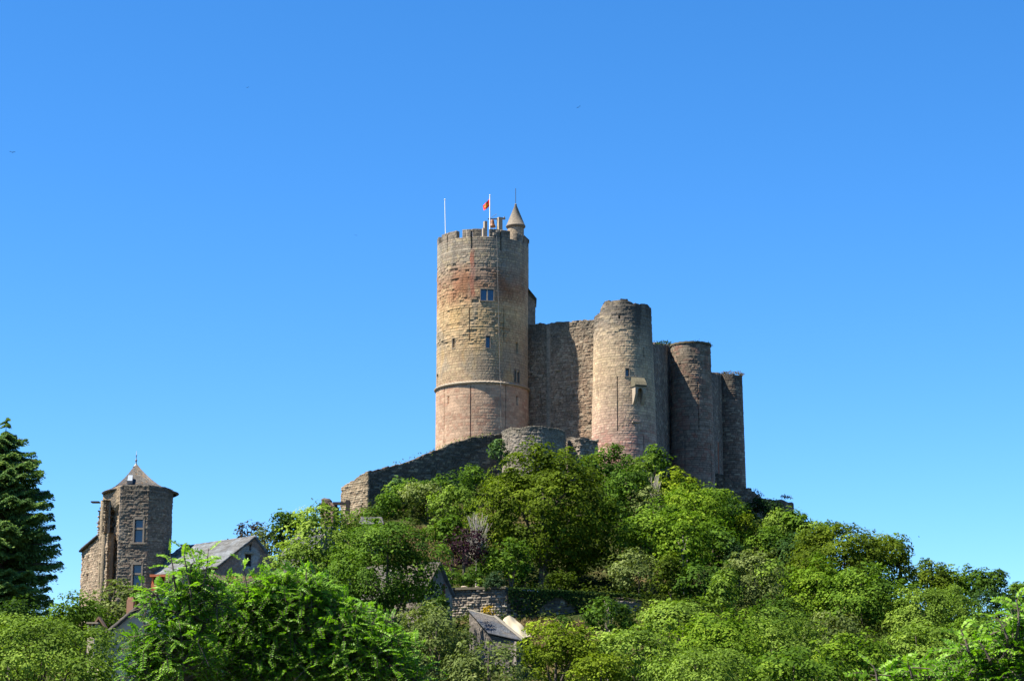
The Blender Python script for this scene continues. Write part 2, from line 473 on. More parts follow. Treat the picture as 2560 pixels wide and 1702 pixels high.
def roof_arrays(p00, p10, p11, p01, seed, colf, d=.1, ch=.28, bw=.4, relief=.05, thick=.14):
    """slate slope: p00-p10 the eave, p01-p11 the ridge; seen from outside p00 is left"""
    p00, p10, p11, p01 = [np.array(q, float) for q in (p00, p10, p11, p01)]
    lu = max(np.linalg.norm(p10 - p00), np.linalg.norm(p11 - p01)); lv = max(np.linalg.norm(p01 - p00), np.linalg.norm(p11 - p10))
    nu = max(3, int(lu / d)); nv = max(3, int(lv / d))
    s, q = np.meshgrid(np.linspace(0, 1, nu), np.linspace(0, 1, nv), indexing='ij')
    P = (p00 * (1 - s[..., None]) + p10 * s[..., None]) * (1 - q[..., None]) + (p01 * (1 - s[..., None]) + p11 * s[..., None]) * q[..., None]
    nn = np.cross(p10 - p00, p01 - p00); nn /= np.linalg.norm(nn)
    U, V = s * lu, q * lv
    r1, r2, mj = masonry(U, V, seed, ch, bw, .05, .3)
    fv = (V / ch) % 1
    rel = (r2 - .5) * relief - (1 - mj) * relief * .5 + (1 - fv) * relief * .7
    col = colf(U, V, r1, r2, mj)
    top = (P + nn * rel[..., None]).reshape(-1, 3); bot = (P - nn * thick).reshape(-1, 3)
    B = len(top)
    fs = [grid_faces(nu, nv), grid_faces(nu, nv, base=B, flip=True)]
    i = np.arange(nu - 1); j = np.arange(nv - 1)
    fs.append(np.stack([B + i * nv, B + (i + 1) * nv, (i + 1) * nv, i * nv], -1))
    fs.append(np.stack([i * nv + nv - 1, (i + 1) * nv + nv - 1, B + (i + 1) * nv + nv - 1, B + i * nv + nv - 1], -1))
    fs.append(np.stack([j, j + 1, B + j + 1, B + j], -1))
    e = (nu - 1) * nv
    fs.append(np.stack([e + j + 1, e + j, B + e + j, B + e + j + 1], -1))
    return np.concatenate([top, bot]), np.concatenate(fs), np.concatenate([col.reshape(-1, 3), col.reshape(-1, 3)])
def ramp(x, xs, cs):
    cs = np.array(cs, float)
    return np.stack([np.interp(x, xs, cs[:, k]) for k in range(3)], -1)
def mix3(a, b, f): return a * (1 - f[..., None]) + np.array(b, float) * f[..., None]
# ------------------------------------------------------------------ castle keep
KY = 240.0
KC = at(1110.5, 800, KY); KC[2] = 0
KR = mpx(105.5, KY + 1.5)
def kz(y): return at(1110.5, y, KY - KR)[2]
KG = gz(KC[0], KC[1])
keep = thing('keep_tower', (KC[0], KC[1], KG), 'tall round castle keep with battlements, a red flag and a small cone-roofed turret', 'castle tower')
_ky = np.array([526, 555, 598, 625, 650, 680, 715, 800, 868, 880, 960, 1060]); _kz = np.array([kz(y) for y in _ky])[::-1]
_kc = np.array([(.21,.175,.135), (.25,.215,.165), (.28,.235,.175), (.285,.205,.14), (.29,.175,.105), (.37,.245,.135), (.40,.285,.155), (.37,.27,.16), (.36,.265,.165), (.36,.25,.17), (.37,.255,.175), (.39,.275,.19)])[::-1]
def keep_col(A, U, Z, r1, r2, mj):
    c = ramp(Z, _kz, _kc)
    y = np.interp(Z, _kz, _ky[::-1].astype(float))
    deg = np.degrees(A)
    # single stones: paler, greyer, redder
    c = c * (.84 + .30 * r2)[..., None]
    low = sstep(876, 884, y)
    red = (r1 > .70) * (.25 + .45 * fbm(U, Z, 2.2, 5)) * (.25 + .6 * low)
    c = mix3(c, (.28, .135, .09), np.clip(red, 0, .7))
    gold = (r1 < .22) * .4 * (1 - low); c = mix3(c, (.42, .33, .19), gold)
    # rusty belt below the parapet
    belt = sstep(585, 640, y) * (1 - sstep(665, 715, y)) * sstep(.42, .62, fbm(U, Z, 2.6, 8)) * (1 - .6 * sstep(25, 60, deg))
    c = mix3(c, (.26, .115, .06), .75 * belt)
    # brick infill strip below the left middle slit
    st = (np.abs(deg + 11.5 - .9 * np.sin(Z * 2)) < 2.6) * sstep(565, 590, y) * (1 - sstep(670, 690, y))
    c = mix3(c, (.34, .12, .07), .85 * st)
    # vertical dark weather streaks, grey lichen near the top
    sk = sstep(.5, .75, fbm(U, Z * .06, .9, 12)) * (1 - sstep(560, 700, y)) * .45
    c = mix3(c, (.10, .095, .085), sk)
    c = mix3(c, (.20, .19, .16), .45 * sstep(.5, .7, fbm(U, Z, 3.5, 17)) * (1 - low))
    c = mix3(c, (.45, .29, .11), .35 * sstep(.55, .7, fbm(U, Z * .35, 1.6, 23)) * sstep(690, 720, y) * (1 - low))
    jf = (1 - mj) * (.16 + .24 * (1 - low)); c = c * (1 - jf)[..., None]
    return c
def keep_wear(A, Z):
    y = np.interp(Z, _kz, _ky[::-1].astype(float)); deg = np.degrees(A)
    U = A * KR
    e = sstep(575, 600, y) * (1 - sstep(780, 800, y)) * sstep(.30, .55, fbm(U, Z, 2.4, 41))
    e = e * (1 - sstep(28, 45, deg)) * (.55 + .45 * sstep(-80, -40, deg))
    e = e * (1 - (np.abs(deg + 11.5) < 3.2) * (y < 690))
    return np.clip(e * .8, 0, 1)
def ka(x): return math.degrees(math.asin(max(-1, min(1, (x - 1110.5) / 105.5))))
def kop(x, y, wpx, hpx, dep):
    a = ka(x); Yf = KY - KR * math.cos(R(a)); s = max(.3, math.cos(R(a)))
    return (a, at(x, y, Yf)[2], mpx(wpx, Yf) / s, mpx(hpx, Yf), dep)
zsc = kz(881)
zcr = kz(544.5); zmt = kz(526)      # crenel sill, merlon top (front)
op_up = [kop(1123, 679, 30, 27, .35), kop(1047, 790, 6.5, 23, .9), kop(1125, 787, 9.5, 28, .8), kop(1190.5, 801, 5, 27, .9),
         kop(1187, 866, 5.5, 29, .8), kop(1193.5, 869, 4.5, 26, .8), kop(1008.5, 876, 5, 28, .8),
         kop(1083.5, 746, 1.7, 78, .5), kop(1160.5, 748, 1.7, 76, .5), kop(1022, 757, 1.3, 80, .5),
         kop(1054.5, 566, 1.6, 22, .5), kop(1113 - 17, 568, 1.6, 22, .5), kop(1164 - 16 + 2, 570, 1.6, 24, .5)]
op_lo = [kop(1036, 921, 4.2, 19, .8), kop(1086.5, 950, 1.8, 128, .5), kop(1027, 955, 1.3, 140, .5), kop(1164.5, 935, 1.8, 100, .5), kop(1190, 922, 4, 22, .7)]
op_up[10] = (-49., zcr - .75, .15, 1.5, .5); op_up[11] = (-12.9, zcr - .75, .15, 1.5, .5); op_up[12] = (24., zcr - .8, .15, 1.6, .5)
drum('upper_wall', KC, KR, zsc, zcr, keep_col, 11, keep, d=.085, relief=.025, ch=.30, bw=.50, openings=op_up, wear=keep_wear, thick=.7, floor=1.0)
drum('lower_wall', KC, KR + .04, 33.5, zsc - .03, keep_col, 12, keep, d=.085, relief=.018, ch=.36, bw=.62, openings=op_lo, thick=.7, floor=.3)
# string course
mb = MB(); n = 160
prof = [(KR - .1, zsc - .14), (KR + .10, zsc - .14), (KR + .24, zsc - .02), (KR + .26, zsc + .10), (KR + .05, zsc + .24), (KR - .1, zsc + .24)]
vs = [(KC[0] + r_ * math.cos(2 * math.pi * k / n), KC[1] + r_ * math.sin(2 * math.pi * k / n), z_ + .03 * math.sin(k * 2.7) * (z_ > zsc)) for (r_, z_) in prof for k in range(n)]
fs = [(i * n + k, i * n + (k + 1) % n, (i + 1) * n + (k + 1) % n, (i + 1) * n + k) for i in range(len(prof) - 1) for k in range(n)]
mb.add(vs, fs).build('string_course', DRESSED, keep)
# merlons, each a small curved block with an arrow slot
def merlon(a0, a1, slot, seed):
    parts = []
    def arcblock(b0, b1, zA, zB, sd):
        nn = max(3, int(abs(b1 - b0) * KR * math.pi / 180 / .1))
        path = [(KC[0] + KR * math.sin(R(a)), KC[1] - KR * math.cos(R(a))) for a in np.linspace(b0, b1, nn)]
        def cf(U, Z, r1, r2, mj):
            c = np.array([.19, .16, .125]) * (.75 + .5 * r2)[..., None] * np.ones(U.shape + (1,))
            c = mix3(c, (.09, .085, .075), .55 * sstep(.4, .65, fbm(U, Z, .9, sd)) + .25 * sstep(zmt - .35, zmt, Z))
            return c * (1 - .4 * (1 - mj))[..., None]
        parts.append(wall_arrays(path, zA, zB, sd, cf, d=.09, relief=.035, ch=.32, bw=.5, thick=.62, ragged=.04))
    if slot is None:
        arcblock(a0, a1, zcr + .004, zmt, seed)
    else:
        h = .9
        arcblock(a0, slot - h, zcr + .004, zmt, seed); arcblock(slot + h, a1, zcr + .004, zmt, seed + 1)
        arcblock(slot - h, slot + h, zmt - .27, zmt - .02, seed + 2)
    V, f, c = join_arrays(parts)
    mk('merlon', V, f, STONE, keep, col=c)
for i, (a0, a1, sl) in enumerate([(-101, -71.5, None), (-64, -32.5, -49), (-26, .5, -12.9), (8.7, 38.6, 24), (48, 79, 64), (88, 115, None), (123, 152, None), (160, 190, None), (197, 225, None), (232, 252, None)]):
    merlon(a0 + .9, a1 - .9, sl, 60 + 3 * i)
# windows of the keep
def keep_window(x, y, wpx, hpx, nlight, fw=.09, dep=.2, mat=FRAMEST, proud=.03):
    a = R(ka(x)); s = max(.4, math.cos(a)); Yf = KY - KR * math.cos(a)
    cz = at(x, y, Yf)[2]; W = mpx(wpx, Yf) / s; H = mpx(hpx, Yf)
    tx = np.array([math.cos(a), math.sin(a), 0]); nn = np.array([math.sin(a), -math.cos(a), 0]); up = np.array([0, 0, 1.])
    ax = [tx, nn, up]; c0 = np.array([KC[0], KC[1], cz]) + nn * KR
    m_ = MB(); t_ = .16
    for s_ in (-1, 1): m_.box(c0 + tx * s_ * (W / 2 + fw / 2) - nn * (t_ - proud), (fw / 2, t_, H / 2), ax)
    m_.box(c0 + up * (H / 2 + fw * .8) - nn * (t_ - proud), (W / 2 + fw, t_, fw * .8), ax)
    m_.box(c0 - up * (H / 2 + fw * .6) - nn * (t_ - proud - .03), (W / 2 + fw * 1.3, t_, fw * .6), ax)
    fr = m_.build('window', mat, keep)
    MB().box(c0 - nn * (dep + .02), (W / 2, .02, H / 2), ax).build('pane', GLASS, fr)
    if nlight == 2:
        q = MB().box(c0 - nn * .12, (.07, .12, H / 2), ax)
        q.build('mullion', DRESSED, fr)
keep_window(1123, 679, 30, 27, 2)
keep_window(1125, 787, 9.5, 28, 1, .07, .35)
keep_window(1190, 866, 11, 29, 2, .08, .3)
keep_window(1047, 790, 6.5, 23, 1, .05, .75, DRESSED, .012)
# lightning cable down the shaded side
pts = []
for y in np.linspace(545, 985, 24):
    a = R(np.interp(y, [545, 985], [ka(1143.5), ka(1154)]))
    z_ = at(1148, y, KY - KR * .92)[2]; off = .12 if abs(z_ - zsc) > .5 else .34
    pts.append((KC[0] + (KR + off) * math.sin(a), KC[1] - (KR + off) * math.cos(a), z_))
MB().tube(pts, .024, 5).build('lightning_cable', CABLE, keep)
# cap turret with a stone cone
tcx, tcy = at(1187.5, 520, KY + 1.2)[:2]
zr = at(1187.5, 519, KY + 1.0)[2]; ztip = at(1187, 471, KY + 1.2)[2]
def plaincol(c0, amp=.5, jd=.4, dark=None):
    def f(U, Z, r1, r2, mj):
        c = np.array(c0) * (1 - amp / 2 + amp * r2)[..., None] * np.ones(U.shape + (1,))
        if dark is not None: c = mix3(c, dark[0], dark[1] * sstep(.45, .65, fbm(U, Z, dark[2], 3)))
        return c * (1 - jd * (1 - mj))[..., None]
    return f
def A2(f): return lambda A, U, Z, r1, r2, mj: f(U, Z, r1, r2, mj)
rt = mpx(19.5, KY)
tur = drum('cap_turret', (tcx, tcy, 0), rt, zcr - 1.2, zr - .02, A2(plaincol((.29, .235, .17), .4, .3)), 71, keep, d=.09, relief=.015, ch=.3, bw=.5, thick=.3)
MB().lathe((tcx, tcy, zr), [(rt - .1, -.42), (rt + .05, -.36), (rt + .07, -.24), (rt + .18, -.2), (rt + .2, -.05), (rt + .14, .02), (.12, ztip - zr - .1), (.16, ztip - zr - .04), (.1, ztip - zr + .08), (.02, ztip - zr + .12)], 28).build('cone_roof', mat_plain('cone_stone', (.15, .13, .105), .95, .5, 4, .8), keep, True)
MB().tube([(tcx, tcy, ztip), (tcx, tcy, at(1186, 433, KY + 1)[2])], .035, 5).build('lightning_rod', IRON, keep)
# bell frame
bx = MB()
for (x0, x1, y0) in ((1112, 1121, 510), (1143, 1156, 501.5)):
    c0 = at((x0 + x1) / 2 + 1, y0, KY - 1.5); hw = mpx((x1 - x0) / 2, KY)
    cg, sg = math.cos(R(25)), math.sin(R(25))
    ax = [[cg, sg, 0], [-sg, cg, 0], [0, 0, 1]]
    top = c0[2]; bz = zcr - .9
    q = MB().box((c0[0], c0[1], (top + bz) / 2), (hw * .75, hw * .9, (top - bz) / 2), ax)
    if x0 < 1120: q.box((c0[0] - hw * 1.0, c0[1] - .1, (top - .9 + bz) / 2), (hw * .45, hw * .8, (top - .9 - bz) / 2), ax)
    else: q.box((c0[0] + hw * 1.35, c0[1], top - .12), (.22, .12, .09), ax).box((c0[0] + hw * 1.7, c0[1], top + .04), (.06, .06, .08), ax)
    q.build('bell_pillar', DRESSED, keep)
bc = at(1133.5, 512, KY - 1.5)
bell = MB().lathe((bc[0], bc[1], bc[2] - .62), [(.42, 0), (.44, .05), (.36, .2), (.27, .45), (.24, .75), (.2, .9), (.06, .95)], 20).build('bell', BRONZE, keep, True)
MB().box((bc[0] + .1, bc[1], bc[2] + .42), (.62, .07, .06)).tube([(bc[0] - .3, bc[1], bc[2] + .5), (bc[0] + .55, bc[1], bc[2] + 1.05)], .025, 4).tube([(bc[0], bc[1], bc[2] + .4), (bc[0], bc[1], bc[2] + .25)], .07, 6).build('bell_yoke', IRON, bell)
# flagpoles and flag
fz0 = zcr - 1.0
fp = at(1128, 500, KY - 3.0)
MB().tube([(fp[0], fp[1], fz0), (fp[0], fp[1], at(1128, 451, KY - 3)[2])], [.075, .055], 8).lathe((fp[0], fp[1], at(1128, 451, KY - 3)[2]), [(.02, -.02), (.09, .05), (.09, .1), (.02, .16)], 8).build('flagpole', WHITEPOLE, keep)
lp = at(1025, 520, KY - 1.5)
lpt = at(1024.2, 461, KY - 1.5)
MB().tube([(lp[0] + .12, lp[1], fz0), (lpt[0], lpt[1], lpt[2])], [.05, .04], 8).lathe(tuple(lpt), [(.02, -.02), (.1, .05), (.1, .1), (.02, .16)], 8).build('flagpole', WHITEPOLE, keep)
hA, hB, fA, fB = [atn(u, v, KY - 3) for (u, v) in ((1223.6, 496.5), (1223.9, 515.8), (1206.8, 513.2), (1209.3, 527.3))]
nu, nv = 22, 14
s, q = np.meshgrid(np.linspace(0, 1, nu), np.linspace(0, 1, nv), indexing='ij')
def flagp(s, q, off=0.0):
    P = (hB * (1 - q)[..., None] + hA * q[..., None]) * (1 - s)[..., None] + (fB * (1 - q)[..., None] + fA * q[..., None]) * s[..., None]
    P[..., 1] += .20 * np.sin(s * 7 + q * 1.5) * s + off
    P[..., 2] += .09 * np.sin(s * 6.5 + 1) * s * (1 - q) - .1 * np.sin(s * 3.1) * q
    return P
flag = mk('flag', flagp(s, q).reshape(-1, 3), grid_faces(nu, nv), FLAGRED, keep, smooth=True)
# yellow cross emblem: four flared arms and twelve tip dots lying on both faces of the flag
ev = []; ef = []
def eadd(poly):
    for off in (-.025, .025):
        P = flagp(np.array([p_[0] for p_ in poly]), np.array([p_[1] for p_ in poly]), off)
        b0 = len(ev); ev.extend([tuple(p_) for p_ in P]); ef.append(tuple(range(b0, b0 + len(poly))))
for k in range(4):
    a = k * math.pi / 2
    def rp(r_, t_): return (.5 + .80 * (r_ * math.cos(a) - t_ * math.sin(a)), .5 + .95 * (r_ * math.sin(a) + t_ * math.cos(a)))
    eadd([rp(.0, -.035), rp(.22, -.10), rp(.32, -.06), rp(.32, .06), rp(.22, .10), rp(0, .035)])
    for (r_, t_) in ((.38, 0), (.26, .14), (.26, -.14)):
        eadd([rp(r_ + .035 * math.cos(b_), t_ + .035 * math.sin(b_)) for b_ in np.linspace(0, 2 * math.pi, 7)[:-1]])
m_ = MB(); m_.v = ev; m_.f = ef
m_.build('emblem', FLAGYEL, flag)
# stair turret and lean-to clinging to the far right side of the keep
sx, sy = at(1204.5, 600, KY + 3.0)[:2]; sr = mpx(13, KY + 3)
GREYC = A2(plaincol((.27, .225, .17), .4, .35, ((.09, .085, .08), .5, 2)))
drum('stair_turret', (sx, sy, 0), sr, 33.5, at(1212, 558, KY + 3)[2], GREYC, 75, keep, d=.1, relief=.03, thick=.3)
ztt = at(1212, 558, KY + 3)[2]
MB().prism([(sx - .3, sy - sr - .08, ztt + .95), (sx + sr + .08, sy - sr - .08, ztt - .02), (sx + sr + .08, sy - sr - .08, ztt + .1), (sx - .3, sy - sr - .08, ztt + 1.15)], (0, 2 * sr + .16, 0)).build('turret_roof', LICHEN, keep)
l0 = at(1208, 700, KY + 2.5); l1 = at(1233, 700, KY + 2.5); zl0 = at(1216, 668, KY + 2.5)[2]; zl1 = at(1233, 692, KY + 2.5)[2]
wall('lean_to', [(l0[0], l0[1] - .3), (l1[0], l1[1]), (l1[0] - .2, l1[1] + 4)], 45, [zl0 - .5, zl1, zl1], 77, plaincol((.27, .22, .17), .4, .3), thick=.5, mat=STONE, parent=keep)
MB().prism([(at(1214, 668, 0)[0] + l0[0] * 0 + at(1214, 668, KY + 2.5)[0], l0[1] - .5, zl0 + .1), (l1[0] + .15, l0[1] - .5, zl1 - .02), (l1[0] + .15, l0[1] - .5, zl1 + .16), (at(1213, 665, KY + 2.5)[0], l0[1] - .5, zl0 + .4)], (0, 4.6, 0)).build('lean_to_roof', LICHEN, keep)

# ------------------------------------------------------------------ curtain walls and round towers
GT = 'round towers along the castle wall'
def tower_thing(c, label): return thing('round_tower', (c[0], c[1], gz(c[0], c[1])), label, 'castle tower', GT)
# second tower (tall, sunlit)
T2Y = 232.0
T2 = at(1436, 900, T2Y); T2[2] = 0
T2R = mpx(66, T2Y)
def t2z(y): return at(1436, y, T2Y - T2R)[2]
_y2 = np.array([680, 735, 760, 800, 850, 920, 980, 1020, 1100]); _z2 = np.array([t2z(y) for y in _y2])[::-1]
_c2 = np.array([(.15,.13,.105), (.21,.18,.14), (.33,.265,.185), (.36,.28,.185), (.37,.28,.18), (.38,.285,.195), (.38,.265,.195), (.37,.245,.185), (.36,.23,.175)])[::-1]
def t2_col(A, U, Z, r1, r2, mj):
    c = ramp(Z, _z2, _c2) * (.80 + .40 * r2)[..., None]
    y = np.interp(Z, _z2, _y2[::-1].astype(float)); deg = np.degrees(A)
    redz = sstep(955, 1010, y)
    c = mix3(c, (.30, .11, .085), np.clip((r1 > .58) * (.08 + .42 * redz) * (.4 + .8 * fbm(U, Z, 1.8, 5)), 0, .8))
    c = mix3(c, (.48, .37, .22), .3 * (r1 < .2) * (1 - redz))
    sk = (1 - sstep(700, 790, y)) * sstep(.38, .62, fbm(U, Z * .12, 1.1, 14)); c = mix3(c, (.075, .07, .062), .75 * sk)
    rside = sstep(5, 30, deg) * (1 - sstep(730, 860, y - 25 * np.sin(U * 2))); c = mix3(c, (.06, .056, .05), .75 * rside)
    c = mix3(c, (.24, .21, .165), .4 * sstep(.5, .68, fbm(U, Z * .25, 1.3, 31)) * sstep(0, 20, deg))
    return c * (1 - .38 * (1 - mj))[..., None]
def t2_wear(A, Z):
    y = np.interp(Z, _z2, _y2[::-1].astype(float))
    return (1 - sstep(740, 850, y)) * (.10 + .55 * fbm(A * T2R, Z, 1.6, 4)) + .22 * sstep(940, 1010, y) * fbm(A * T2R, Z, 1.2, 8)
def t2a(x): return math.degrees(math.asin((x - 1436) / 70.))
def t2op(x, y, w_, h_, dp):
    a = t2a(x); s_ = max(.35, math.cos(R(a))); Yf = T2Y - T2R * math.cos(R(a)); return (a, at(x, y, Yf)[2], mpx(w_, Yf) / s_, mpx(h_, Yf), dp)
tw = tower_thing(T2, 'tall round sunlit tower with a mossy hooded niche and black weathered ragged top')
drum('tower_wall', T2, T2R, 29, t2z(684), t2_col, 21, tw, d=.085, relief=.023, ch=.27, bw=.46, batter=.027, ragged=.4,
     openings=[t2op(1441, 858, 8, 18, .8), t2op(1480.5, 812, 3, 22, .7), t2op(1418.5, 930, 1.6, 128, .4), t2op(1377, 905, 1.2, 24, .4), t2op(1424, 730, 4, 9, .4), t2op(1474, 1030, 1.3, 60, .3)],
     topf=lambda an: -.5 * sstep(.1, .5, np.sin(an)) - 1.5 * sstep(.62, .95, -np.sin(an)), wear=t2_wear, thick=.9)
a = R(t2a(1441)); nn = np.array([math.sin(a), -math.cos(a), 0]); tx = np.array([math.cos(a), math.sin(a), 0]); up = np.array([0, 0, 1.])
z_ = t2z(858); c0 = T2 + nn * (T2R + .027 * (t2z(684) - z_)) + up * z_; W = mpx(8, T2Y); H = mpx(18, T2Y)
q = MB()
for s_ in (-1, 1): q.box(c0 + tx * s_ * (W / 2 + .05) - nn * .1, (.05, .14, H / 2), [tx, nn, up])
q.box(c0 - up * (H / 2 + .06) - nn * .1, (W / 2 + .14, .17, .06), [tx, nn, up]).box(c0 + up * (H / 2 + .05) - nn * .1, (W / 2 + .1, .14, .05), [tx, nn, up])
fr = q.build('window', FRAMEST, tw)
MB().box(c0 - nn * .5, (W / 2, .02, H / 2), [tx, nn, up]).build('pane', GLASS, fr)
# hooded niche (garderobe chute)
a = R(t2a(1463)); nn = np.array([math.sin(a), -math.cos(a), 0]); tx = np.array([math.cos(a), math.sin(a), 0])
def tp(x_, o_, z_): return np.array([T2[0], T2[1], 0]) + nn * (T2R + .027 * (t2z(684) - z_) + o_) + tx * x_ + up * z_
zh0, zh1, zh2, zb_ = t2z(868), t2z(891), t2z(903), t2z(985); hw = mpx(13, T2Y)
q = MB()
q.prism([tp(-hw - .1, -.3, zh1 - .05), tp(-hw - .1, .95, zh1 - .05), tp(-hw - .1, .98, zh1 + .12), tp(-hw - .1, .75, zh1 + .55), tp(-hw - .1, .35, zh0 - .12), tp(-hw - .1, -.3, zh0)], tx * (2 * hw + .2))
q.build('niche_hood', LICHEN, tw)
q = MB()
for s_ in (-1, 1):
    x0 = s_ * hw - (s_ > 0) * .3
    q.prism([tp(x0, -.3, zh1 - .055), tp(x0, .82, zh1 - .055), tp(x0, .78, zh1 - .9), tp(x0, .35, zh1 - 1.7), tp(x0, .05, zh1 - 2.1), tp(x0, -.3, zh1 - 2.1)], tx * .3)
arc = [(-hw + .3, zh1 - .06)] + [(-(hw - .3) * math.cos(t_), zh1 - .85 + .62 * math.sin(t_)) for t_ in np.linspace(0, math.pi, 9)] + [(hw - .3, zh1 - .06)]
q.prism([tp(x_, .78, z_) for (x_, z_) in arc], -nn * .35)
q.build('niche_arch', DRESSED, tw)
q = MB(); q.box(tp(-hw * .4, .04, t2z(972)), (hw * .75, .12, .06), [tx, nn, up]); q.build('niche_sill', DRESSED, tw)

# curtain wall from the keep to the second tower
def rubcol(lo, hi, topdark=(.14, .125, .10), reds=.2, mid=None):
    def f(U, Z, r1, r2, mj):
        t_ = np.clip((Z - Z.min()) / (np.ptp(Z) + 1e-6), 0, 1)
        c = (np.array(lo) * (1 - t_)[..., None] + np.array(hi) * t_[..., None]) * (.72 + .56 * r2)[..., None]
        c = mix3(c, (.26, .13, .085), reds * (r1 > .72) * 1.0)
        c = mix3(c, (.46, .40, .29), .4 * (r1 < .14))
        c = mix3(c, topdark, np.clip(.75 * sstep(.80, 1.0, t_ + .18 * (fbm(U, U * 0, 1.2, 7) - .5)) + .3 * sstep(.52, .7, fbm(U, Z * .4, 2.2, 9)), 0, .9))
        return c * (1 - .5 * (1 - mj))[..., None]
    return f
p0 = at(1196, 800, 241.5); p1 = at(1385, 800, 236.3)
zA = at(1235, 740, 240.4)[2]; zB = at(1365, 732, 236.8)[2]
cw = thing('curtain_wall', ((p0[0] + p1[0]) / 2, (p0[1] + p1[1]) / 2, gz((p0[0] + p1[0]) / 2, 238)), 'high castle wall between the keep and the tall sunlit round tower', 'castle wall', 'castle curtain walls')
def cu(x):
    t_ = (x - 1196) / (1385 - 1196.); return t_ * np.hypot(*(p1 - p0)[:2])
def cwz(x, y): return at(x, y, 241.5 + (x - 1196) / 189. * -5.2)[2]
wall('wall', [p0, p1], 33, [zA, zB], 31, rubcol((.31, .215, .145), (.30, .235, .165)), d=.085, relief=.055, ch=.22, bw=.42, thick=1.6, ragged=.28, parent=cw, mat=RUBBLE,
     wear=lambda U, Z: .35 * fbm(U, Z, 1.5, 3),
     openings=[(cu(1244.5), cwz(1244, 915), .14, 1.1, .5), (cu(1320.5), cwz(1320, 907), .16, 1.15, .6), (cu(1286), cwz(1286, 856), .75, .2, .4), (cu(1262), cwz(1262, 965), .1, .7, .3)])
q0 = at(1262.5, 800, 239.6)
cd = (p1 - p0)[:2] / np.linalg.norm((p1 - p0)[:2])
V, f, c = wall_arrays([(q0[0] - cd[0] * .24, q0[1] - cd[1] * .24 - .02), (q0[0] + cd[0] * .24, q0[1] + cd[1] * .24 - .02)], 36, cwz(1262, 752), 33, plaincol((.24, .20, .15), .3, .3), d=.09, relief=.02, thick=.5)
mk('pilaster', V, f, STONE, cw, col=c)
# shaded wall to the third tower
p2 = at(1478, 800, 238); p3 = at(1562, 800, 273)
cw = thing('curtain_wall', ((p2[0] + p3[0]) / 2, 250, gz((p2[0] + p3[0]) / 2, 250)), 'shaded castle wall between the tall sunlit tower and the dark round tower', 'castle wall', 'castle curtain walls')
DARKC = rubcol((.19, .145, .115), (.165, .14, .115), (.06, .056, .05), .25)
zz0 = at(1500, 779, 238)[2]; zz1 = at(1550, 791, 273)[2]
_L = np.hypot(*(p3 - p2)[:2])
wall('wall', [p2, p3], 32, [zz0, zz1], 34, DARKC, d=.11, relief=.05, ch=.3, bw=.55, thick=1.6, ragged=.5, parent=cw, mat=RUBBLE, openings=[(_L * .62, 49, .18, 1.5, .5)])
# third tower
T3Y = 262.0
T3 = at(1592, 900, T3Y); T3[2] = 0; T3R = mpx(46.5, T3Y)
def t3z(y): return at(1592, y, T3Y - T3R)[2]
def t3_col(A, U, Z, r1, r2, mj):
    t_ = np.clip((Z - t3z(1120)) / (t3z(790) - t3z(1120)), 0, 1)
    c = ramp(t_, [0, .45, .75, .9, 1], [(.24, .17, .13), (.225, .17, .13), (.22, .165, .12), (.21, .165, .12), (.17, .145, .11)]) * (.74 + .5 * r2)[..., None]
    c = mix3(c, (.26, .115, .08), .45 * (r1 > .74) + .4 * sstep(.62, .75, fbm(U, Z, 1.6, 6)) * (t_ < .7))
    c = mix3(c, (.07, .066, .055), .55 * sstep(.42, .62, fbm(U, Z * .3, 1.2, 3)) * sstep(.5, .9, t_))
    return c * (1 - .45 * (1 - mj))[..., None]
tw = tower_thing(T3, 'dark round tower with a smooth flat rim and a wedge of sunlight on its top')
def t3op(x, y, w_, h_): a = math.degrees(math.asin((x - 1592) / 48.)); return (a, t3z(y), mpx(w_, T3Y) / max(.4, math.cos(R(a))), mpx(h_, T3Y), .4)
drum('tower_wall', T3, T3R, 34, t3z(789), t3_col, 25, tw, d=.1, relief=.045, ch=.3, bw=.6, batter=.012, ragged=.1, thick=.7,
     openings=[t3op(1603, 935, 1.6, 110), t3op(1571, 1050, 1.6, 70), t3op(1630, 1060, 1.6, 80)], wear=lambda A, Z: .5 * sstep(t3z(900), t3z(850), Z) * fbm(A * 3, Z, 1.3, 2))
q = MB(); nn_ = 72
pr = [(T3R - .5, -.02), (T3R + .10, -.02), (T3R + .12, .22), (T3R - .5, .26)]
zt3 = t3z(789)
q.add([(T3[0] + r_ * math.cos(2 * math.pi * k / nn_), T3[1] + r_ * math.sin(2 * math.pi * k / nn_), zt3 + z_ + .03 * math.sin(k * 1.9)) for (r_, z_) in pr for k in range(nn_)],
      [(i * nn_ + k, i * nn_ + (k + 1) % nn_, (i + 1) * nn_ + (k + 1) % nn_, (i + 1) * nn_ + k) for i in range(3) for k in range(nn_)])
q.build('rim', LICHEN, tw)
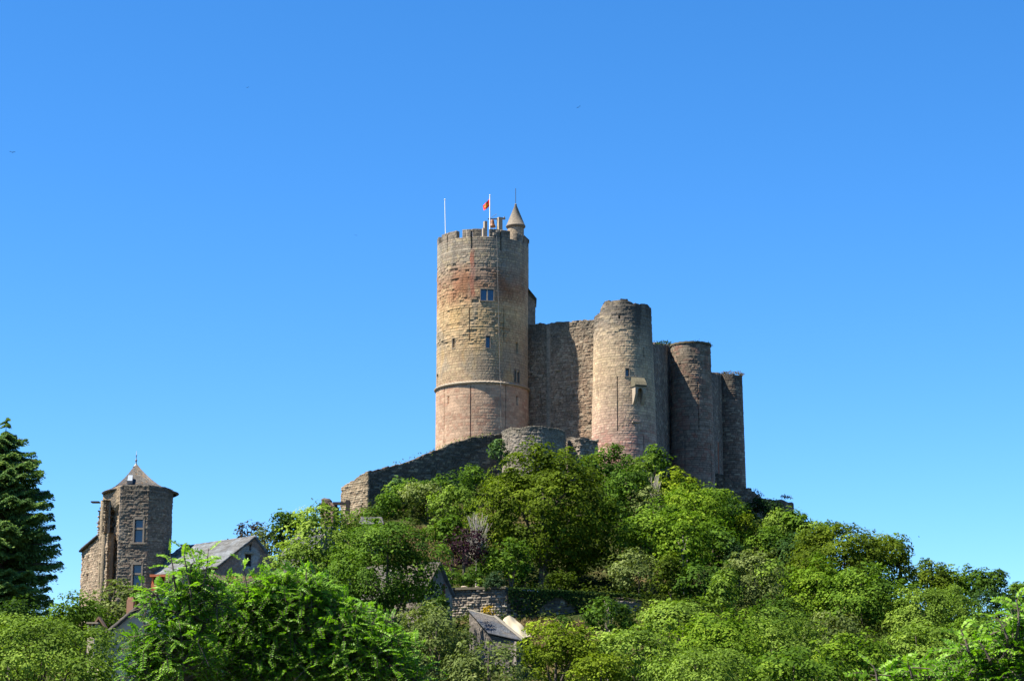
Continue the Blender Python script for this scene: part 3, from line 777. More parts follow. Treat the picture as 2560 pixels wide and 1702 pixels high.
# wall to the fourth tower, with bricked openings
p4 = at(1618, 900, 268.5); p5 = at(1670, 900, 293)
cw = thing('curtain_wall', ((p4[0] + p5[0]) / 2, 280, gz((p4[0] + p5[0]) / 2, 280)), 'shaded castle wall with red bricked openings beside the farthest round tower', 'castle wall', 'castle curtain walls')
L4 = np.hypot(*(p5 - p4)[:2])
def farcol(U, Z, r1, r2, mj):
    c = DARKC(U, Z, r1, r2, mj)
    for (u_, z0_, z1_) in ((L4 * .30, at(1650, 1015, 276)[2], at(1650, 960, 276)[2]), (L4 * .62, at(1672, 1095, 283)[2], at(1672, 1015, 283)[2])):
        ins = (np.abs(U - u_) < .75) & (Z > z0_) & (Z < z1_); c = np.where(ins[..., None], np.array([.24, .09, .05]) * (.7 + .6 * r2)[..., None], c)
    return c
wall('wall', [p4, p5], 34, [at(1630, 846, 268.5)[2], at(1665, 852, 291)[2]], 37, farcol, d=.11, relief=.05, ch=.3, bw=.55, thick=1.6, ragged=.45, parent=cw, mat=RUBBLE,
     openings=[(L4 * .45, at(1660, 1050, 278)[2], .2, 2.0, .4)])
T4Y = 290.5
T4 = at(1682, 950, T4Y); T4[2] = 0; T4R = mpx(29, T4Y)
def t4z(y): return at(1682, y, T4Y - T4R)[2]
tw = tower_thing(T4, 'farthest and slimmest round tower at the right end of the castle, mossy on top')
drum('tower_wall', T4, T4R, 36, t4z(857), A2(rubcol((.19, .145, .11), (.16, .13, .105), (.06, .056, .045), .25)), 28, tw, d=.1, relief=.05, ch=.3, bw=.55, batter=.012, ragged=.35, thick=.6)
# lower outer wall at the right end
pp = [at(1632, 1075, 279), at(1668, 1090, 279.5), at(1716, 1112, 281), at(1738, 1125, 282.5), at(1756, 1143, 284), at(1790, 1145, 286), at(1828, 1150, 289)]
ow = wall('outer_wall', pp, [p_[2] - 7 for p_ in pp], [p_[2] for p_ in pp], 41, rubcol((.13, .11, .085), (.13, .11, .085), (.05, .05, .04), .15), d=.11, relief=.08, ch=.25, bw=.45, thick=1.2, ragged=.5)
tag(ow, 'low dark outer wall descending to the right below the farthest round tower', 'castle wall')
# rampart climbing from the left to the foot of the keep
SHADEDW = rubcol((.105, .095, .08), (.115, .10, .08), (.07, .066, .05), .10)  # long face stone darkened: its shade is put into the colour
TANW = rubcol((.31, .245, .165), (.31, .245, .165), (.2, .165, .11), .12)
c0 = at(848, 1080, 205); cl = at(785, 1118, 208.5)
tops = [(848, 1080, 205), (900, 1070, 206.1), (950, 1055, 207.2), (1005, 1032, 208.5), (1060, 1010, 209.8), (1110, 1000, 210.9), (1160, 995, 212)]
pp = [at(*q_) for q_ in tops]
rw = thing('rampart_wall', (c0[0], c0[1], gz(c0[0], c0[1])), 'long shaded rampart climbing the slope to the keep, its left corner face sunlit', 'castle wall')
wall('long_face', pp, [p_[2] - 7.5 for p_ in pp], [p_[2] for p_ in pp], 43, SHADEDW, d=.08, relief=.075, ch=.17, bw=.42, thick=1.0, ragged=.22, parent=rw)
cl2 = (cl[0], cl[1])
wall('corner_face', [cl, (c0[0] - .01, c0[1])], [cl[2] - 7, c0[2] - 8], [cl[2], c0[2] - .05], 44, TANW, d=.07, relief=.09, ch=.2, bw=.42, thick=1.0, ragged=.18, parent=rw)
# curved bastion in front of the curtain wall
rb = 4.6
bc_ = at(1228, 980, 208.2 + rb)
zbt = at(1228, 977, 208.2)[2]
path = [(bc_[0] + rb * math.sin(t_) * .76, bc_[1] - rb * math.cos(t_)) for t_ in np.linspace(R(-92), R(92), 40)]
bw_ = wall('bastion_wall', path, zbt - 6, zbt, 46, rubcol((.22, .195, .16), (.22, .195, .16), (.12, .11, .085), .08), d=.08, relief=.10, ch=.2, bw=.42, thick=.9, ragged=.22)
tag(bw_, 'low curved bastion of pale rough stones between the keep and the big round-crowned tree', 'castle wall')
s0 = at(1301, 1003, 213.5); s1 = at(1335, 998, 211.5); s2 = at(1378, 1006, 213)
st = wall('ruined_wall', [s0, s1, s2], s1[2] - 5, [s0[2], s1[2], s2[2]], 47, rubcol((.25, .21, .17), (.25, .21, .17), (.10, .09, .075), .1), d=.08, relief=.13, ch=.22, bw=.45, thick=.9, ragged=.45, wear=lambda U, Z: .5 * fbm(U, Z, .9, 2))
tag(st, 'broken stub of wall beside the foot of the tall sunlit round tower', 'ruined wall')
# ruin at the left end of the rampart
r0 = at(738, 1150, 200); r1_ = at(768, 1150, 199); r2_ = at(810, 1150, 201.5)
rz = [at(738, 1142, 200)[2], at(742, 1139, 200)[2], at(754, 1146, 200)[2], at(770, 1157, 200)[2]]
ru = thing('ruined_pillar', (r0[0], r0[1], gz(r0[0], r0[1])), 'broken brown pillar with a lintel left of the sunlit rampart corner', 'ruined wall')
wall('wall', [r0, at(742, 1150, 199.8), at(754, 1150, 199.4), r1_, (r1_[0] + .2, r1_[1] + 1)], r0[2] - 6, rz + [rz[3]], 48, rubcol((.19, .135, .10), (.18, .13, .095), (.13, .11, .085), .25), d=.08, relief=.13, ch=.22, bw=.4, thick=1.0, ragged=.5, parent=ru)
MB().box(at(787, 1159, 199.6), (mpx(20, 200), .2, .14)).box(at(801, 1167, 199.6), (.2, .25, .7)).build('lintel', DARKWOOD, ru)
# ------------------------------------------------------------------ village
def hbox_path(c, hw, hd, rot):
    cg, sg = math.cos(rot), math.sin(rot)
    return [(c[0] + cg * x - sg * y, c[1] + sg * x + cg * y) for (x, y) in ((-hw, -hd), (hw, -hd), (hw, hd), (-hw, hd))]
# --- octagonal stone house tower on the left
HY = 170.0
HTC = rubcol((.25, .205, .155), (.21, .175, .135), (.13, .115, .09), .22)
HG = gz(-31, 173)
A_ = atn(250, 1400, 174.2); B_ = atn(293.5, 1400, HY - .2); M_ = atn(366, 1400, HY - .25); C_ = atn(406, 1400, HY + .9); D_ = atn(427.5, 1400, HY + 3.0)
E_ = atn(424, 1400, HY + 5.6); F_ = atn(380, 1400, HY + 8); G_ = atn(300, 1400, HY + 8.2); H_ = atn(262, 1400, HY + 6.6)
ht = thing('tower_house', (atn(338, 1400, HY + 3)[0], HY + 3, HG), 'old octagonal stone house tower with a pointed slate roof and cross-barred windows', 'tower house')
zt = atn(338, 1213, HY)[2]
plan = [A_, B_, M_, C_, D_, E_, F_, G_, H_]
pl = [np.hypot(*(np.array(plan[i + 1][:2]) - np.array(plan[i][:2]))) for i in range(3)]
uB = pl[0]; uC = pl[0] + pl[1]
def ht_col(U, Z, r1, r2, mj):
    c = HTC(U, Z, r1, r2, mj)
    c = mix3(c, (.30, .225, .145), .6 * (U < uB + .05) * sstep(.2, .6, fbm(U, Z, 1.6, 3)))
    c = mix3(c, (.30, .24, .18), .85 * (np.abs(U - uB) < .16))
    c = mix3(c, (.19, .17, .14), .55 * sstep(.55, .7, fbm(U, Z, 2.4, 61)))
    return c
zr0, zr1 = atn(270, 1470, HY)[2], atn(270, 1262, HY)[2]
def gouge(U, Z):
    edge = .55 + .35 * np.sin(Z * 1.9) * .5 + .3 * (fbm(U, Z, .8, 77) - .5)
    m_ = sstep(edge - .25, edge + .05, U) * (1 - sstep(uB - .28, uB - .12, U)) * sstep(zr0 - 1, zr0, Z) * (1 - sstep(zr1 - .3, zr1 + .6, Z + .6 * fbm(U, Z, .7, 3)))
    return -m_ * (.55 + .5 * (fbm(U, Z, .5, 19) - .5))
zw1 = atn(344, 1327, HY)[2]; zw2 = atn(344, 1440, HY)[2]; uw = uB + pl[1] * (343.5 - 293.5) / (366 - 293.5)
hw_ = 20.5 / F * HY / .985 / 2 * 1.0
hh1 = 56 / F * HY / .985 / 2
wv = wall_arrays(plan, HG - 1.5, zt, 51, ht_col, d=.065, relief=.06, ch=.12, bw=.30, thick=.7, closed=True, bulge=gouge,
     openings=[(uw, zw1, hw_ * 2, hh1 * 2, .45), (uw, zw2, hw_ * 2, hh1 * 2, .45)])
mk('wall', wv[0], wv[1], RUBBLE, ht, col=wv[2])
fd = (M_ - B_)[:2]; fd /= np.linalg.norm(fd); fn = np.array([fd[1], -fd[0], 0]); fx = np.array([fd[0], fd[1], 0])
for zz_ in (zw1, zw2):
    cc = np.array([B_[0] + fd[0] * (uw - uB), B_[1] + fd[1] * (uw - uB), zz_]); ax = [fx, fn, up]
    q = MB()
    for s_ in (-1, 1): q.box(cc + fx * s_ * (hw_ + .07) - fn * .11, (.07, .14, hh1 + .1), ax)
    q.box(cc + up * (hh1 + .11) - fn * .09, (hw_ - .002, .138, .11), ax).box(cc - up * (hh1 + .1) - fn * .06, (hw_ + .3, .16, .07), ax)
    fr = q.build('window', FRAMEST, ht)
    MB().box(cc + up * hh1 * .2 - fn * .12, (hw_, .09, .085), ax).build('transom', FRAMEST, fr)
    MB().box(cc - fn * .32 + up * (hh1 * .62), (hw_, .02, hh1 * .38), ax).build('pane', GLASS, fr)
    MB().box(cc - fn * .32 - up * (hh1 * .42), (hw_, .02, hh1 * .55), ax).build('pane', GLASS, fr)
cc_ = np.array([np.mean([q_[0] for q_ in plan]), np.mean([q_[1] for q_ in plan])])
ap = atn(338, 1158, HY + 3.6); rc = np.array([ap[0], cc_[1]])
def roof_ring(f_, z_, n_=48):
    out = []
    for k in range(n_):
        t_ = k / n_ * 9; i = int(t_) % 9; g = t_ - int(t_)
        p_ = np.array(plan[i][:2]) * (1 - g) + np.array(plan[(i + 1) % 9][:2]) * g
        d_ = p_ - cc_; ln = np.linalg.norm(d_); rr_ = (ln * .35 + 3.25 * .65)
        e_ = d_ / ln * rr_
        out.append((rc[0] * (1 - f_) + cc_[0] * f_ + e_[0] * f_, rc[1] * (1 - f_) + cc_[1] * f_ + e_[1] * f_, z_))
    return out
ze_ = zt - .12; za_ = ap[2]
levels = []
for k in range(26):
    g = k / 25; f_ = 1.035 * (1 - g) + .02
    z_ = ze_ + (za_ - ze_) * g * (.25 + .75 * g) - .0
    levels.append((f_ + (.0 if k % 2 == 0 else .0), z_))
V = []; Cc = []; rgs = np.random.RandomState(3)
for k in range(25):
    n_ = 96
    for e in (0, 1):
        f_, z_ = levels[k] if e == 0 else levels[k + 1]
        ring = np.array(roof_ring(f_ * (1.0 if e else 1.012), z_ - (0.05 if e == 0 else 0), n_)); ring[:, 2] += rgs.rand(n_) * .03
        V.append(ring)
    base_ = np.array([.098, .094, .086]) * (.6 + .8 * rgs.rand(n_ // 2)[:, None]).repeat(2, 0)
    base_ = np.where(rgs.rand(n_ // 2)[:, None].repeat(2, 0) < .15, np.array([.15, .11, .075]), base_)
    Cc += [base_, base_]
V = np.concatenate(V); Cc = np.concatenate(Cc); fs = []
for k in range(25):
    i = np.arange(96); i2 = (i + 1) % 96
    fs.append(np.stack([k * 192 + i, k * 192 + i2, k * 192 + 96 + i2, k * 192 + 96 + i], -1))
    if k: fs.append(np.stack([(k - 1) * 192 + 96 + i, (k - 1) * 192 + 96 + i2, k * 192 + i2, k * 192 + i], -1))
ring = np.array(roof_ring(1.0, ze_ - .16, 96)); b0 = len(V); V = np.concatenate([V, ring]); Cc = np.concatenate([Cc, Cc[:96] * .8])
i = np.arange(96); i2 = (i + 1) % 96; fs.append(np.stack([b0 + i, b0 + i2, i2, i], -1))
roof = mk('roof', V, np.concatenate(fs), SLATE, ht, col=Cc)
MB().lathe((rc[0], rc[1], za_ - .28), [(.30, 0), (.2, .12), (.07, .3), (.05, .5), (.10, .56), (.11, .62), (.04, .70), (.03, 1.0), (.09, 1.05), (.02, 1.1), (.015, 1.45)], 10).build('finial', ZINC, roof, True)
g0 = atn(317.5, 1203, HY + 1.3); g1 = atn(331, 1203, HY + 1.3); g2 = atn(333, 1188, HY + 2.25); g3 = atn(320, 1188, HY + 2.25)
nrm = np.cross(g1 - g0, g3 - g0); nrm /= np.linalg.norm(nrm)
sk = MB().prism([q_ + nrm * .05 for q_ in (g0, g1, g2, g3)], -nrm * .3).build('skylight', mat_plain('skylight_glass', (.22, .25, .28), .15, .05, 2, 0, 1.0), roof)
dx_ = (g1 - g0); dy_ = (g3 - g0)
q = MB()
for (a_, b_) in ((g0, g1), (g1, g2), (g2, g3), (g3, g0)): q.tube([a_ + nrm * .05, b_ + nrm * .05], .03, 5)
q.build('skylight_frame', IRON, sk)
# --- lower sunlit ruin joined to it
LW = rubcol((.32, .25, .175), (.32, .25, .175), (.22, .18, .13), .15)
l0 = atn(203, 1400, 176.5); l1 = atn(243, 1400, 172.2); l2 = atn(268, 1400, 170.9)
zl = [atn(203, 1372, 176.5)[2], atn(243, 1338, 172.2)[2], atn(268, 1330, 170.9)[2]]
ru = thing('ruined_house', (l1[0], l1[1], gz(l1[0], l1[1])), 'sunlit rough stone ruin with a tall slit window, leaning against the octagonal tower', 'ruined house')
Lz = np.hypot(*(l1 - l0)[:2]); Lz2 = np.hypot(*(l2 - l1)[:2])
wall('wall', [l0, l1, l2, (l2[0] + .4, l2[1] + 1.6)], HG - 2, zl + [zl[2]], 53, LW, d=.075, relief=.08, ch=.19, bw=.4, thick=.6, ragged=.06, parent=ru,
     openings=[(Lz * .42, atn(219, 1420, 174)[2], .45, 2.1, .5), (Lz + Lz2 * .25, atn(250, 1440, 172)[2], .42, 2.0, .5)])
rf = roof_arrays(atn(198, 1377, 176.4) - [0, .3, 0], atn(243, 1338, 172.3) - [0, .3, 0], atn(243, 1338, 172.3) + [0.3, 3.5, .25], atn(198, 1377, 176.4) + [.2, 3.5, .25], 5, plaincol((.07, .065, .06), .5, .3), d=.12)
mk('roof', rf[0], rf[1], SLATE, ru, col=rf[2])
# broken upper wall stub leaning on the tower's left edge
b0_ = atn(243, 1300, 173.2); b1_ = atn(262, 1300, 171.8)
wall('broken_buttress', [b0_, b1_, (b1_[0] + .5, b1_[1] + 1.4)], HG - 1, [atn(243, 1262, 173)[2], atn(262, 1240, 172)[2], atn(262, 1240, 172)[2]], 55, LW, d=.075, relief=.13, ch=.19, bw=.38, thick=.5, ragged=.6, parent=ru,
     wear=lambda U, Z: .6 * fbm(U, Z, .8, 3), openings=[(.52, atn(250, 1322, 172.5)[2], .4, 2.4, .5)])
MB().box(atn(239, 1255, 172.8), (.35, .4, .05)).build('roof_slab', DARKWOOD, ru)
# --- gabled house builder
def gable_house(name, label, L_, A_, R_, back, zg, wcol, rcol, seed, overhang=.22, openings=(), roofd=.11, wd=.11, wmat=None, ch=.2, thick_r=.14, gable_relief=.05, rcourse=.3):
    """L_, A_, R_: left eave, apex, right eave of the facing gable; back: vector to the rear gable"""
    L_, A_, R_, back = [np.array(q_, float) for q_ in (L_, A_, R_, back)]
    o = thing(name, ((L_[0] + R_[0]) / 2, (L_[1] + R_[1]) / 2, zg), label, 'house')
    w_ = np.hypot(*(R_ - L_)[:2]); ua = np.dot((A_ - L_)[:2], (R_ - L_)[:2]) / w_
    zt_ = lambda u: np.interp(u, [0, ua, w_], [L_[2], A_[2], R_[2]]) - .06
    parts = [wall_arrays([L_, R_], zg - 1.5, zt_, seed, wcol, d=wd, relief=gable_relief, ch=ch, bw=.4, thick=.4, openings=openings)]
    parts.append(wall_arrays([L_ + back, (L_[0] + .003, L_[1] + .003)], zg - 1.5, L_[2] - .1, seed + 1, wcol, d=.25, relief=.03, ch=ch, bw=.4, thick=.4))
    parts.append(wall_arrays([R_ - [.003, -.003, 0], R_ + back], zg - 1.5, R_[2] - .1, seed + 2, wcol, d=.25, relief=.03, ch=ch, bw=.4, thick=.4))
    zr_ = lambda u: np.interp(u, [0, w_ - ua, w_], [R_[2], A_[2], L_[2]]) - .06
    parts.append(wall_arrays([R_ + back, L_ + back], zg - 1.5, zr_, seed + 3, wcol, d=.25, relief=.03, ch=ch, bw=.4, thick=.4))
    V, f, c = join_arrays(parts); mk('wall', V, f, wmat or RUBBLE, o, col=c)
    bd = back / np.linalg.norm(back); fo = -bd * overhang
    lo = (L_ - A_); lo = lo / np.linalg.norm(lo) * (np.linalg.norm(lo) + .3) + A_
    ro = (R_ - A_); ro = ro / np.linalg.norm(ro) * (np.linalg.norm(ro) + .3) + A_
    ra = roof_arrays(lo + back - fo, lo + fo, A_ + fo + [0, 0, .02], A_ + back - fo + [0, 0, .02], seed + 4, rcol, d=roofd, ch=rcourse, bw=.42, thick=thick_r)
    rb_ = roof_arrays(ro + fo, ro + back - fo, A_ + back - fo + [0, 0, .025], A_ + fo + [0, 0, .025], seed + 5, rcol, d=roofd * 1.5, ch=rcourse, bw=.42, thick=thick_r)
    V, f, c = join_arrays([ra, rb_]); rf_ = mk('roof', V, f, SLATE, o, col=c)
    return o, rf_
def at_gable(L_, R_, x, y):      # photo pixel -> (u, z) on the gable plane
    L_, R_ = np.array(L_), np.array(R_)
    Y = (L_[1] + R_[1]) / 2
    for _ in range(4):
        p_ = atn(x, y, Y); w_ = (R_ - L_)[:2]; u = np.dot(p_[:2] - L_[:2], w_) / np.dot(w_, w_); Y = L_[1] + u * w_[1]
    return u * np.linalg.norm(w_), p_[2], p_
# --- grey slate gabled house
L_ = atn(541, 1413, 163.5); Rr = atn(700, 1419, 166.2); Ap = atn(636, 1339, 165.1); Rr[2] = L_[2] - .2
GREYROOF = plaincol((.155, .17, .18), .45, .45, ((.085, .07, .05), .45, 1.5))
u0, z0_, P0 = at_gable(L_, Rr, 622, 1399); u1, z1_, P1 = at_gable(L_, Rr, 627, 1368)
def gh_col(U, Z, r1, r2, mj):
    c = np.array([.34, .22, .165]) * (.78 + .45 * r2)[..., None] * np.ones(U.shape + (1,))
    c = mix3(c, (.30, .235, .195), .5 * sstep(.45, .6, fbm(U, Z, 1.1, 2)))
    hz = np.hypot((U - u0) / (1.0 + .12 * np.sin(Z * 5)), (Z - z0_ - .15) / 1.05)
    c = mix3(c, (.40, .37, .33), .9 * (1 - sstep(.85, 1.0, hz + .25 * (fbm(U, Z, .4, 4) - .5))) * (Z > z0_ - .8))
    return c * (1 - .25 * (1 - mj))[..., None]
gb = (Rr - L_)[:2]; gb /= np.linalg.norm(gb)
o, rf_ = gable_house('gabled_house', 'brown stone house with a pale grey slate roof and white-ringed attic window', L_, Ap, Rr, (-gb[1] * 10.8 - gb[0] * 2.2, gb[0] * 10.8 - gb[1] * 2.2 - .5, 0), gz(L_[0], L_[1] + 2) - 1, gh_col, GREYROOF, 61,
    openings=[(u0, z0_, .62, 1.0, .5), (u1, z1_, .24, .5, .4)])
gx3 = np.array([gb[0], gb[1], 0]); gn3 = np.array([gb[1], -gb[0], 0])
q = MB().box(P0 + up * .58 + gn3 * -.02, (.45, .1, .09), [gx3, gn3, up])
fr = q.build('window', DRESSED, o)
MB().box(P0 - gn3 * .35 - up * .02, (.31, .03, .49), [gx3, gn3, up]).build('shutter', DARKWOOD, fr)
ch_ = atn(463, 1393, 171.5); hc = atn(463, 1363, 171.5)[2]
q = MB(); wch = 10 / F * 171 / .985
q.box((ch_[0], ch_[1], (hc - .45 + ch_[2] - 1.5) / 2), (wch * .95, .4, (hc - .45 - ch_[2] + 1.5) / 2))
for s_ in (-1, 1): q.box((ch_[0] + s_ * wch * .78, ch_[1], hc - .25), (wch * .16, .4, .2))
q.box((ch_[0], ch_[1], hc), (wch * 1.12, .5, .06))
q.build('chimney', mat_plain('grey_render', (.17, .16, .155), .9, .2), rf_)
# --- low stone outbuilding in front of it, lichen on its ridge
oA = atn(520, 1446, 150); oB = atn(655, 1452, 151.5)
ob = thing('outbuilding', ((oA[0] + oB[0]) / 2, 152, gz(-20, 152)), 'low dark stone outbuilding with orange lichen along its slab roof', 'outbuilding')
wall('wall', [oA, oB], gz(-20, 152) - 1, [oA[2] - .3, oB[2] - .3], 66, rubcol((.17, .15, .125), (.17, .15, .12), (.1, .09, .075), .1), thick=3.0, parent=ob)
rf = roof_arrays(oA + [-.3, -.4, -.45], oB + [.3, -.4, -.45], oB + [.3, .8, .35], oA + [-.3, .8, .35], 67, plaincol((.09, .07, .05), .6, .3, ((.20, .08, .02), .8, 1.0)), d=.1)
mk('roof', rf[0], rf[1], SLATE, ob, col=rf[2])
# --- cream rendered house, lower left
L_ = atn(251, 1590, 119.3); Ap = atn(470, 1406, 120.7); Rr = atn(660, 1580, 122.2); Rr[2] = L_[2]
CREAMC = lambda U, Z, r1, r2, mj: mix3(np.array([.60, .49, .38]) * (.92 + .16 * fbm(U, Z, 1.2, 6))[..., None] * np.ones(U.shape + (1,)), (.22, .18, .14), .6 * sstep(.56, .7, fbm(U, Z, 1.5, 8)) + .35 * (r1 > .85))
ZGc = gz(-26, 122)
uw_, zw_, Pw = at_gable(L_, Rr, 424, 1537)
gb = (Rr - L_)[:2]; gb /= np.linalg.norm(gb); gx3 = np.array([gb[0], gb[1], 0]); gn3 = np.array([gb[1], -gb[0], 0])
o, rf_ = gable_house('rendered_house', 'large cream rendered house with a dark slab roof, lowest house at the left', L_, Ap, Rr, (-2.3, 8.7, 0), ZGc - 1, CREAMC, plaincol((.06, .055, .05), .6, .35, ((.11, .085, .055), .4, 1.2)), 71,
    openings=[(uw_, zw_, .9, .6, .5)], wmat=PLASTER, ch=.3, thick_r=.24, gable_relief=.03)
q = MB().box(Pw + up * .37 - gn3 * .03, (.6, .1, .07), [gx3, gn3, up]); fr = q.build('window', DARKWOOD, o)
MB().box(Pw - gn3 * .4, (.45, .02, .3), [gx3, gn3, up]).build('pane', GLASS, fr)
# cream chimney with louvred head and a small pitched cap
CHM = mat_plain('cream_render', (.52, .43, .31), .9, .15)
c0 = atn(229, 1600, 119.0); c1 = atn(247, 1600, 119.6)
q = MB(); pw = .20
q.box((c0[0], c0[1], atn(229, 1603, 119)[2] - .9), (pw, .3, 1.15 + .0)); ztop_ = atn(229, 1582, 119)[2]
q.box((c1[0], c1[1] + .1, atn(247, 1575, 119.5)[2] - 1.0), (.26, .32, 1.25))
chm = q.build('chimney', CHM, rf_)
q = MB(); zlv = atn(229, 1575, 119)[2]
q.box((c0[0] + .06, c0[1], zlv + .42), (.34, .36, .05), [[1, 0, .0], [0, 1, 0], [0, 0, 1]])
for s_ in (-1, 0, 1): q.box((c0[0] + .04 + s_ * .23, c0[1], zlv + .12), (.045, .28, .26))
q.build('chimney_head', DRESSED, chm)
zc_ = atn(247, 1567, 119.5)[2]; cx = c1[0]; cy = c1[1]
MB().prism([(cx - .42, cy - .4, zc_), (cx, cy - .4, zc_ + .62), (cx + .42, cy - .4, zc_), (cx + .36, cy - .4, zc_ - .06), (cx, cy - .4, zc_ + .48), (cx - .36, cy - .4, zc_ - .06)], (0, .8, 0)).build('chimney_cap', mat_plain('brown_tile', (.2, .13, .09), .9, .3), chm)
c2 = atn(324, 1510, 120.6)
MB().box((c2[0], c2[1] + .4, c2[2] - .5), (.2, .3, .8)).box((c2[0], c2[1] + .4, c2[2] + .36), (.16, .2, .1)).build('chimney', mat_plain('brick', (.36, .2, .13), .9, .3), rf_)
# orange brick chimney with flue slots, at the top of the verge
c3 = atn(399, 1460, 122.6); zt3_ = atn(399, 1441, 122.6)[2]
q = MB(); q.box((c3[0], c3[1], c3[2] - .7), (.42, .5, .72)); q.box((c3[0], c3[1], zt3_ + .02), (.52, .6, .07))
for k in range(4): q.box((c3[0] - .36 + k * .24, c3[1], (c3[2] + zt3_) / 2 - .02), (.05, .42, (zt3_ - c3[2]) / 2 + .04))
q.build('chimney', TERRA, rf_)
c4 = atn(420, 1444, 123.0)
MB().box((c4[0], c4[1], c4[2] - .5), (.22, .3, .55)).box((c4[0] + .1, c4[1], c4[2] + .12), (.42, .42, .06)).build('chimney', TERRA, rf_)
# --- small stone gabled house with a red shutter
L_ = at(972, 1368, 154.2); Ap = at(1012, 1294, 155); Rr = at(1042, 1366, 155.9)
gb = (Rr - L_)[:2]; gb /= np.linalg.norm(gb)
us, zs_, Ps = at_gable(L_, Rr, 1021 * S, 1366 * S)
o, rf_ = gable_house('stone_cottage', 'narrow stone cottage with a steep gable and red shutter beside the terrace wall', L_, Ap, Rr, (-gb[1] * 6 - gb[0] * 2.6, gb[0] * 6 - gb[1] * 2.6, 0), gz(Ap[0], Ap[1]) - 1.5, plaincol((.27, .235, .195), .45, .35, ((.15, .13, .11), .6, .8)), plaincol((.10, .095, .088), .5, .4, ((.11, .075, .04), .5, 1.0)), 81, overhang=.15, thick_r=.12)
gx3 = np.array([gb[0], gb[1], 0]); gn3 = np.array([gb[1], -gb[0], 0])
MB().box(Ps + gn3 * .07, (.11, .04, .75), [gx3, gn3, up]).build('shutter', REDWOOD, o)
# --- small slate shed below the terrace wall
def z8(x, y, Y): return atn(1060 + x / 6.273, 1390 + y / 6.273, Y)
r0, r1_, e1_, e0_ = z8(690, 838, 147.5), z8(1098, 955, 145.5), z8(1545, 1318, 140.5), z8(1010, 1195, 142.0)
sh = thing('slate_shed', (e1_[0] - 1, 144, gz(e1_[0] - 1, 144)), 'small blue-grey slate roofed shed below the stone terrace wall', 'shed')
rf = roof_arrays(e0_, e1_, r1_, r0, 91, plaincol((.07, .078, .092), .5, .5, ((.13, .10, .065), .4, .9)), d=.06, ch=.17, bw=.22, relief=.05, thick=.1)
rfo = mk('roof', rf[0], rf[1], SLATE, sh, col=rf[2])
MB().tube([r1_ + [.05, 0, .06], e1_ + [.05, 0, .06]], .11, 6).tube([r1_, r0], .07, 6).build('roof_edging', mat_plain('mortar_edge', (.13, .12, .10), .9, .3, 6, .5), rfo)
V, f, c = wall_arrays([r0 + [.1, -.1, 0], e0_ + [0.1, .25, 0], e1_ + [-.15, .25, 0], r1_ + [0, 0, 0]], gz(e1_[0], 141) - 1, [r0[2] - .14, e0_[2] - .14, e1_[2] - .14, r1_[2] - .14], 92, plaincol((.13, .115, .10), .5, .3), d=.1, thick=.3)
mk('wall', V, f, RUBBLE, sh, col=c)
# pale canvas sheet over a low vault behind the shed
s, q = np.meshgrid(np.linspace(0, 1, 18), np.linspace(0, 1, 26), indexing='ij')
ta, tb, tc_, td = z8(1235, 1000, 148.2), z8(1420, 965, 151), z8(1700, 1260, 146.5), z8(1500, 1330, 142.2)
P = (ta * (1 - s)[..., None] + tb * s[..., None]) * (1 - q)[..., None] + (td * (1 - s)[..., None] + tc_ * s[..., None]) * q[..., None]
P[..., 2] += .2 * np.sin(s * math.pi) + .06 * np.sin(q * 9 + s * 4) + .015 * np.sin(s * 14 + q * 3)
Pb = P - [0, 0, .03]
V = np.concatenate([P.reshape(-1, 3), Pb.reshape(-1, 3)])
tp_ = mk('canvas_cover', V, np.concatenate([grid_faces(18, 26), grid_faces(18, 26, base=468, flip=True)]), CREAM, smooth=True)
tag(tp_, 'pale cream canvas cover curving over the slope behind the slate shed', 'cover')
# --- garden terrace wall
t0 = at(1038, 1356, 160.2); t1 = at(1167, 1353, 159.0); t2_ = at(1480, 1372, 169); t1[2] = t0[2] = max(t0[2], t1[2])
tw_ = thing('terrace_wall', (t1[0], t1[1], gz(t1[0], t1[1] - 1)), 'rough garden terrace wall of pale stones, its ivied shaded side running back', 'garden wall')
wall('front_face', [t0, t1], gz(t1[0], t1[1] - 2) - 2, t0[2], 95, rubcol((.31, .27, .22), (.29, .255, .205), (.17, .15, .12), .12), d=.055, relief=.13, ch=.19, bw=.34, thick=.8, ragged=.08, parent=tw_, mat=RUBBLE)
wall('side_face', [(t1[0] + .01, t1[1] + .01), t2_], gz(5, 163) - 4, [t1[2] - .03, at(1480, 1376, 169)[2]], 96, rubcol((.10, .09, .075), (.10, .09, .07), (.06, .055, .045), .1), d=.09, relief=.09, ch=.24, bw=.45, thick=.8, ragged=.15, parent=tw_, mat=RUBBLE)  # side face stone darker than the front: its shade is painted in
MB().box(((t0[0] + t1[0]) / 2 - .002, (t0[1] + t1[1]) / 2 + .32, t0[2] + .02), (np.hypot(*(t1 - t0)[:2]) / 2, .42, .09), [[(t1 - t0)[0] / np.hypot(*(t1 - t0)[:2]), (t1 - t0)[1] / np.hypot(*(t1 - t0)[:2]), 0], [-(t1 - t0)[1] / np.hypot(*(t1 - t0)[:2]), (t1 - t0)[0] / np.hypot(*(t1 - t0)[:2]), 0], [0, 0, 1]]).build('coping', LICHEN, tw_)
rgn = random.Random(8)
lab_st = ['small pale loose stone on the terrace wall under the purple tree', 'reddish loose stone on the terrace wall left of the round ball bush', 'pale loose stone on the terrace wall right under the ball bush', 'small stone on the right corner of the terrace wall']
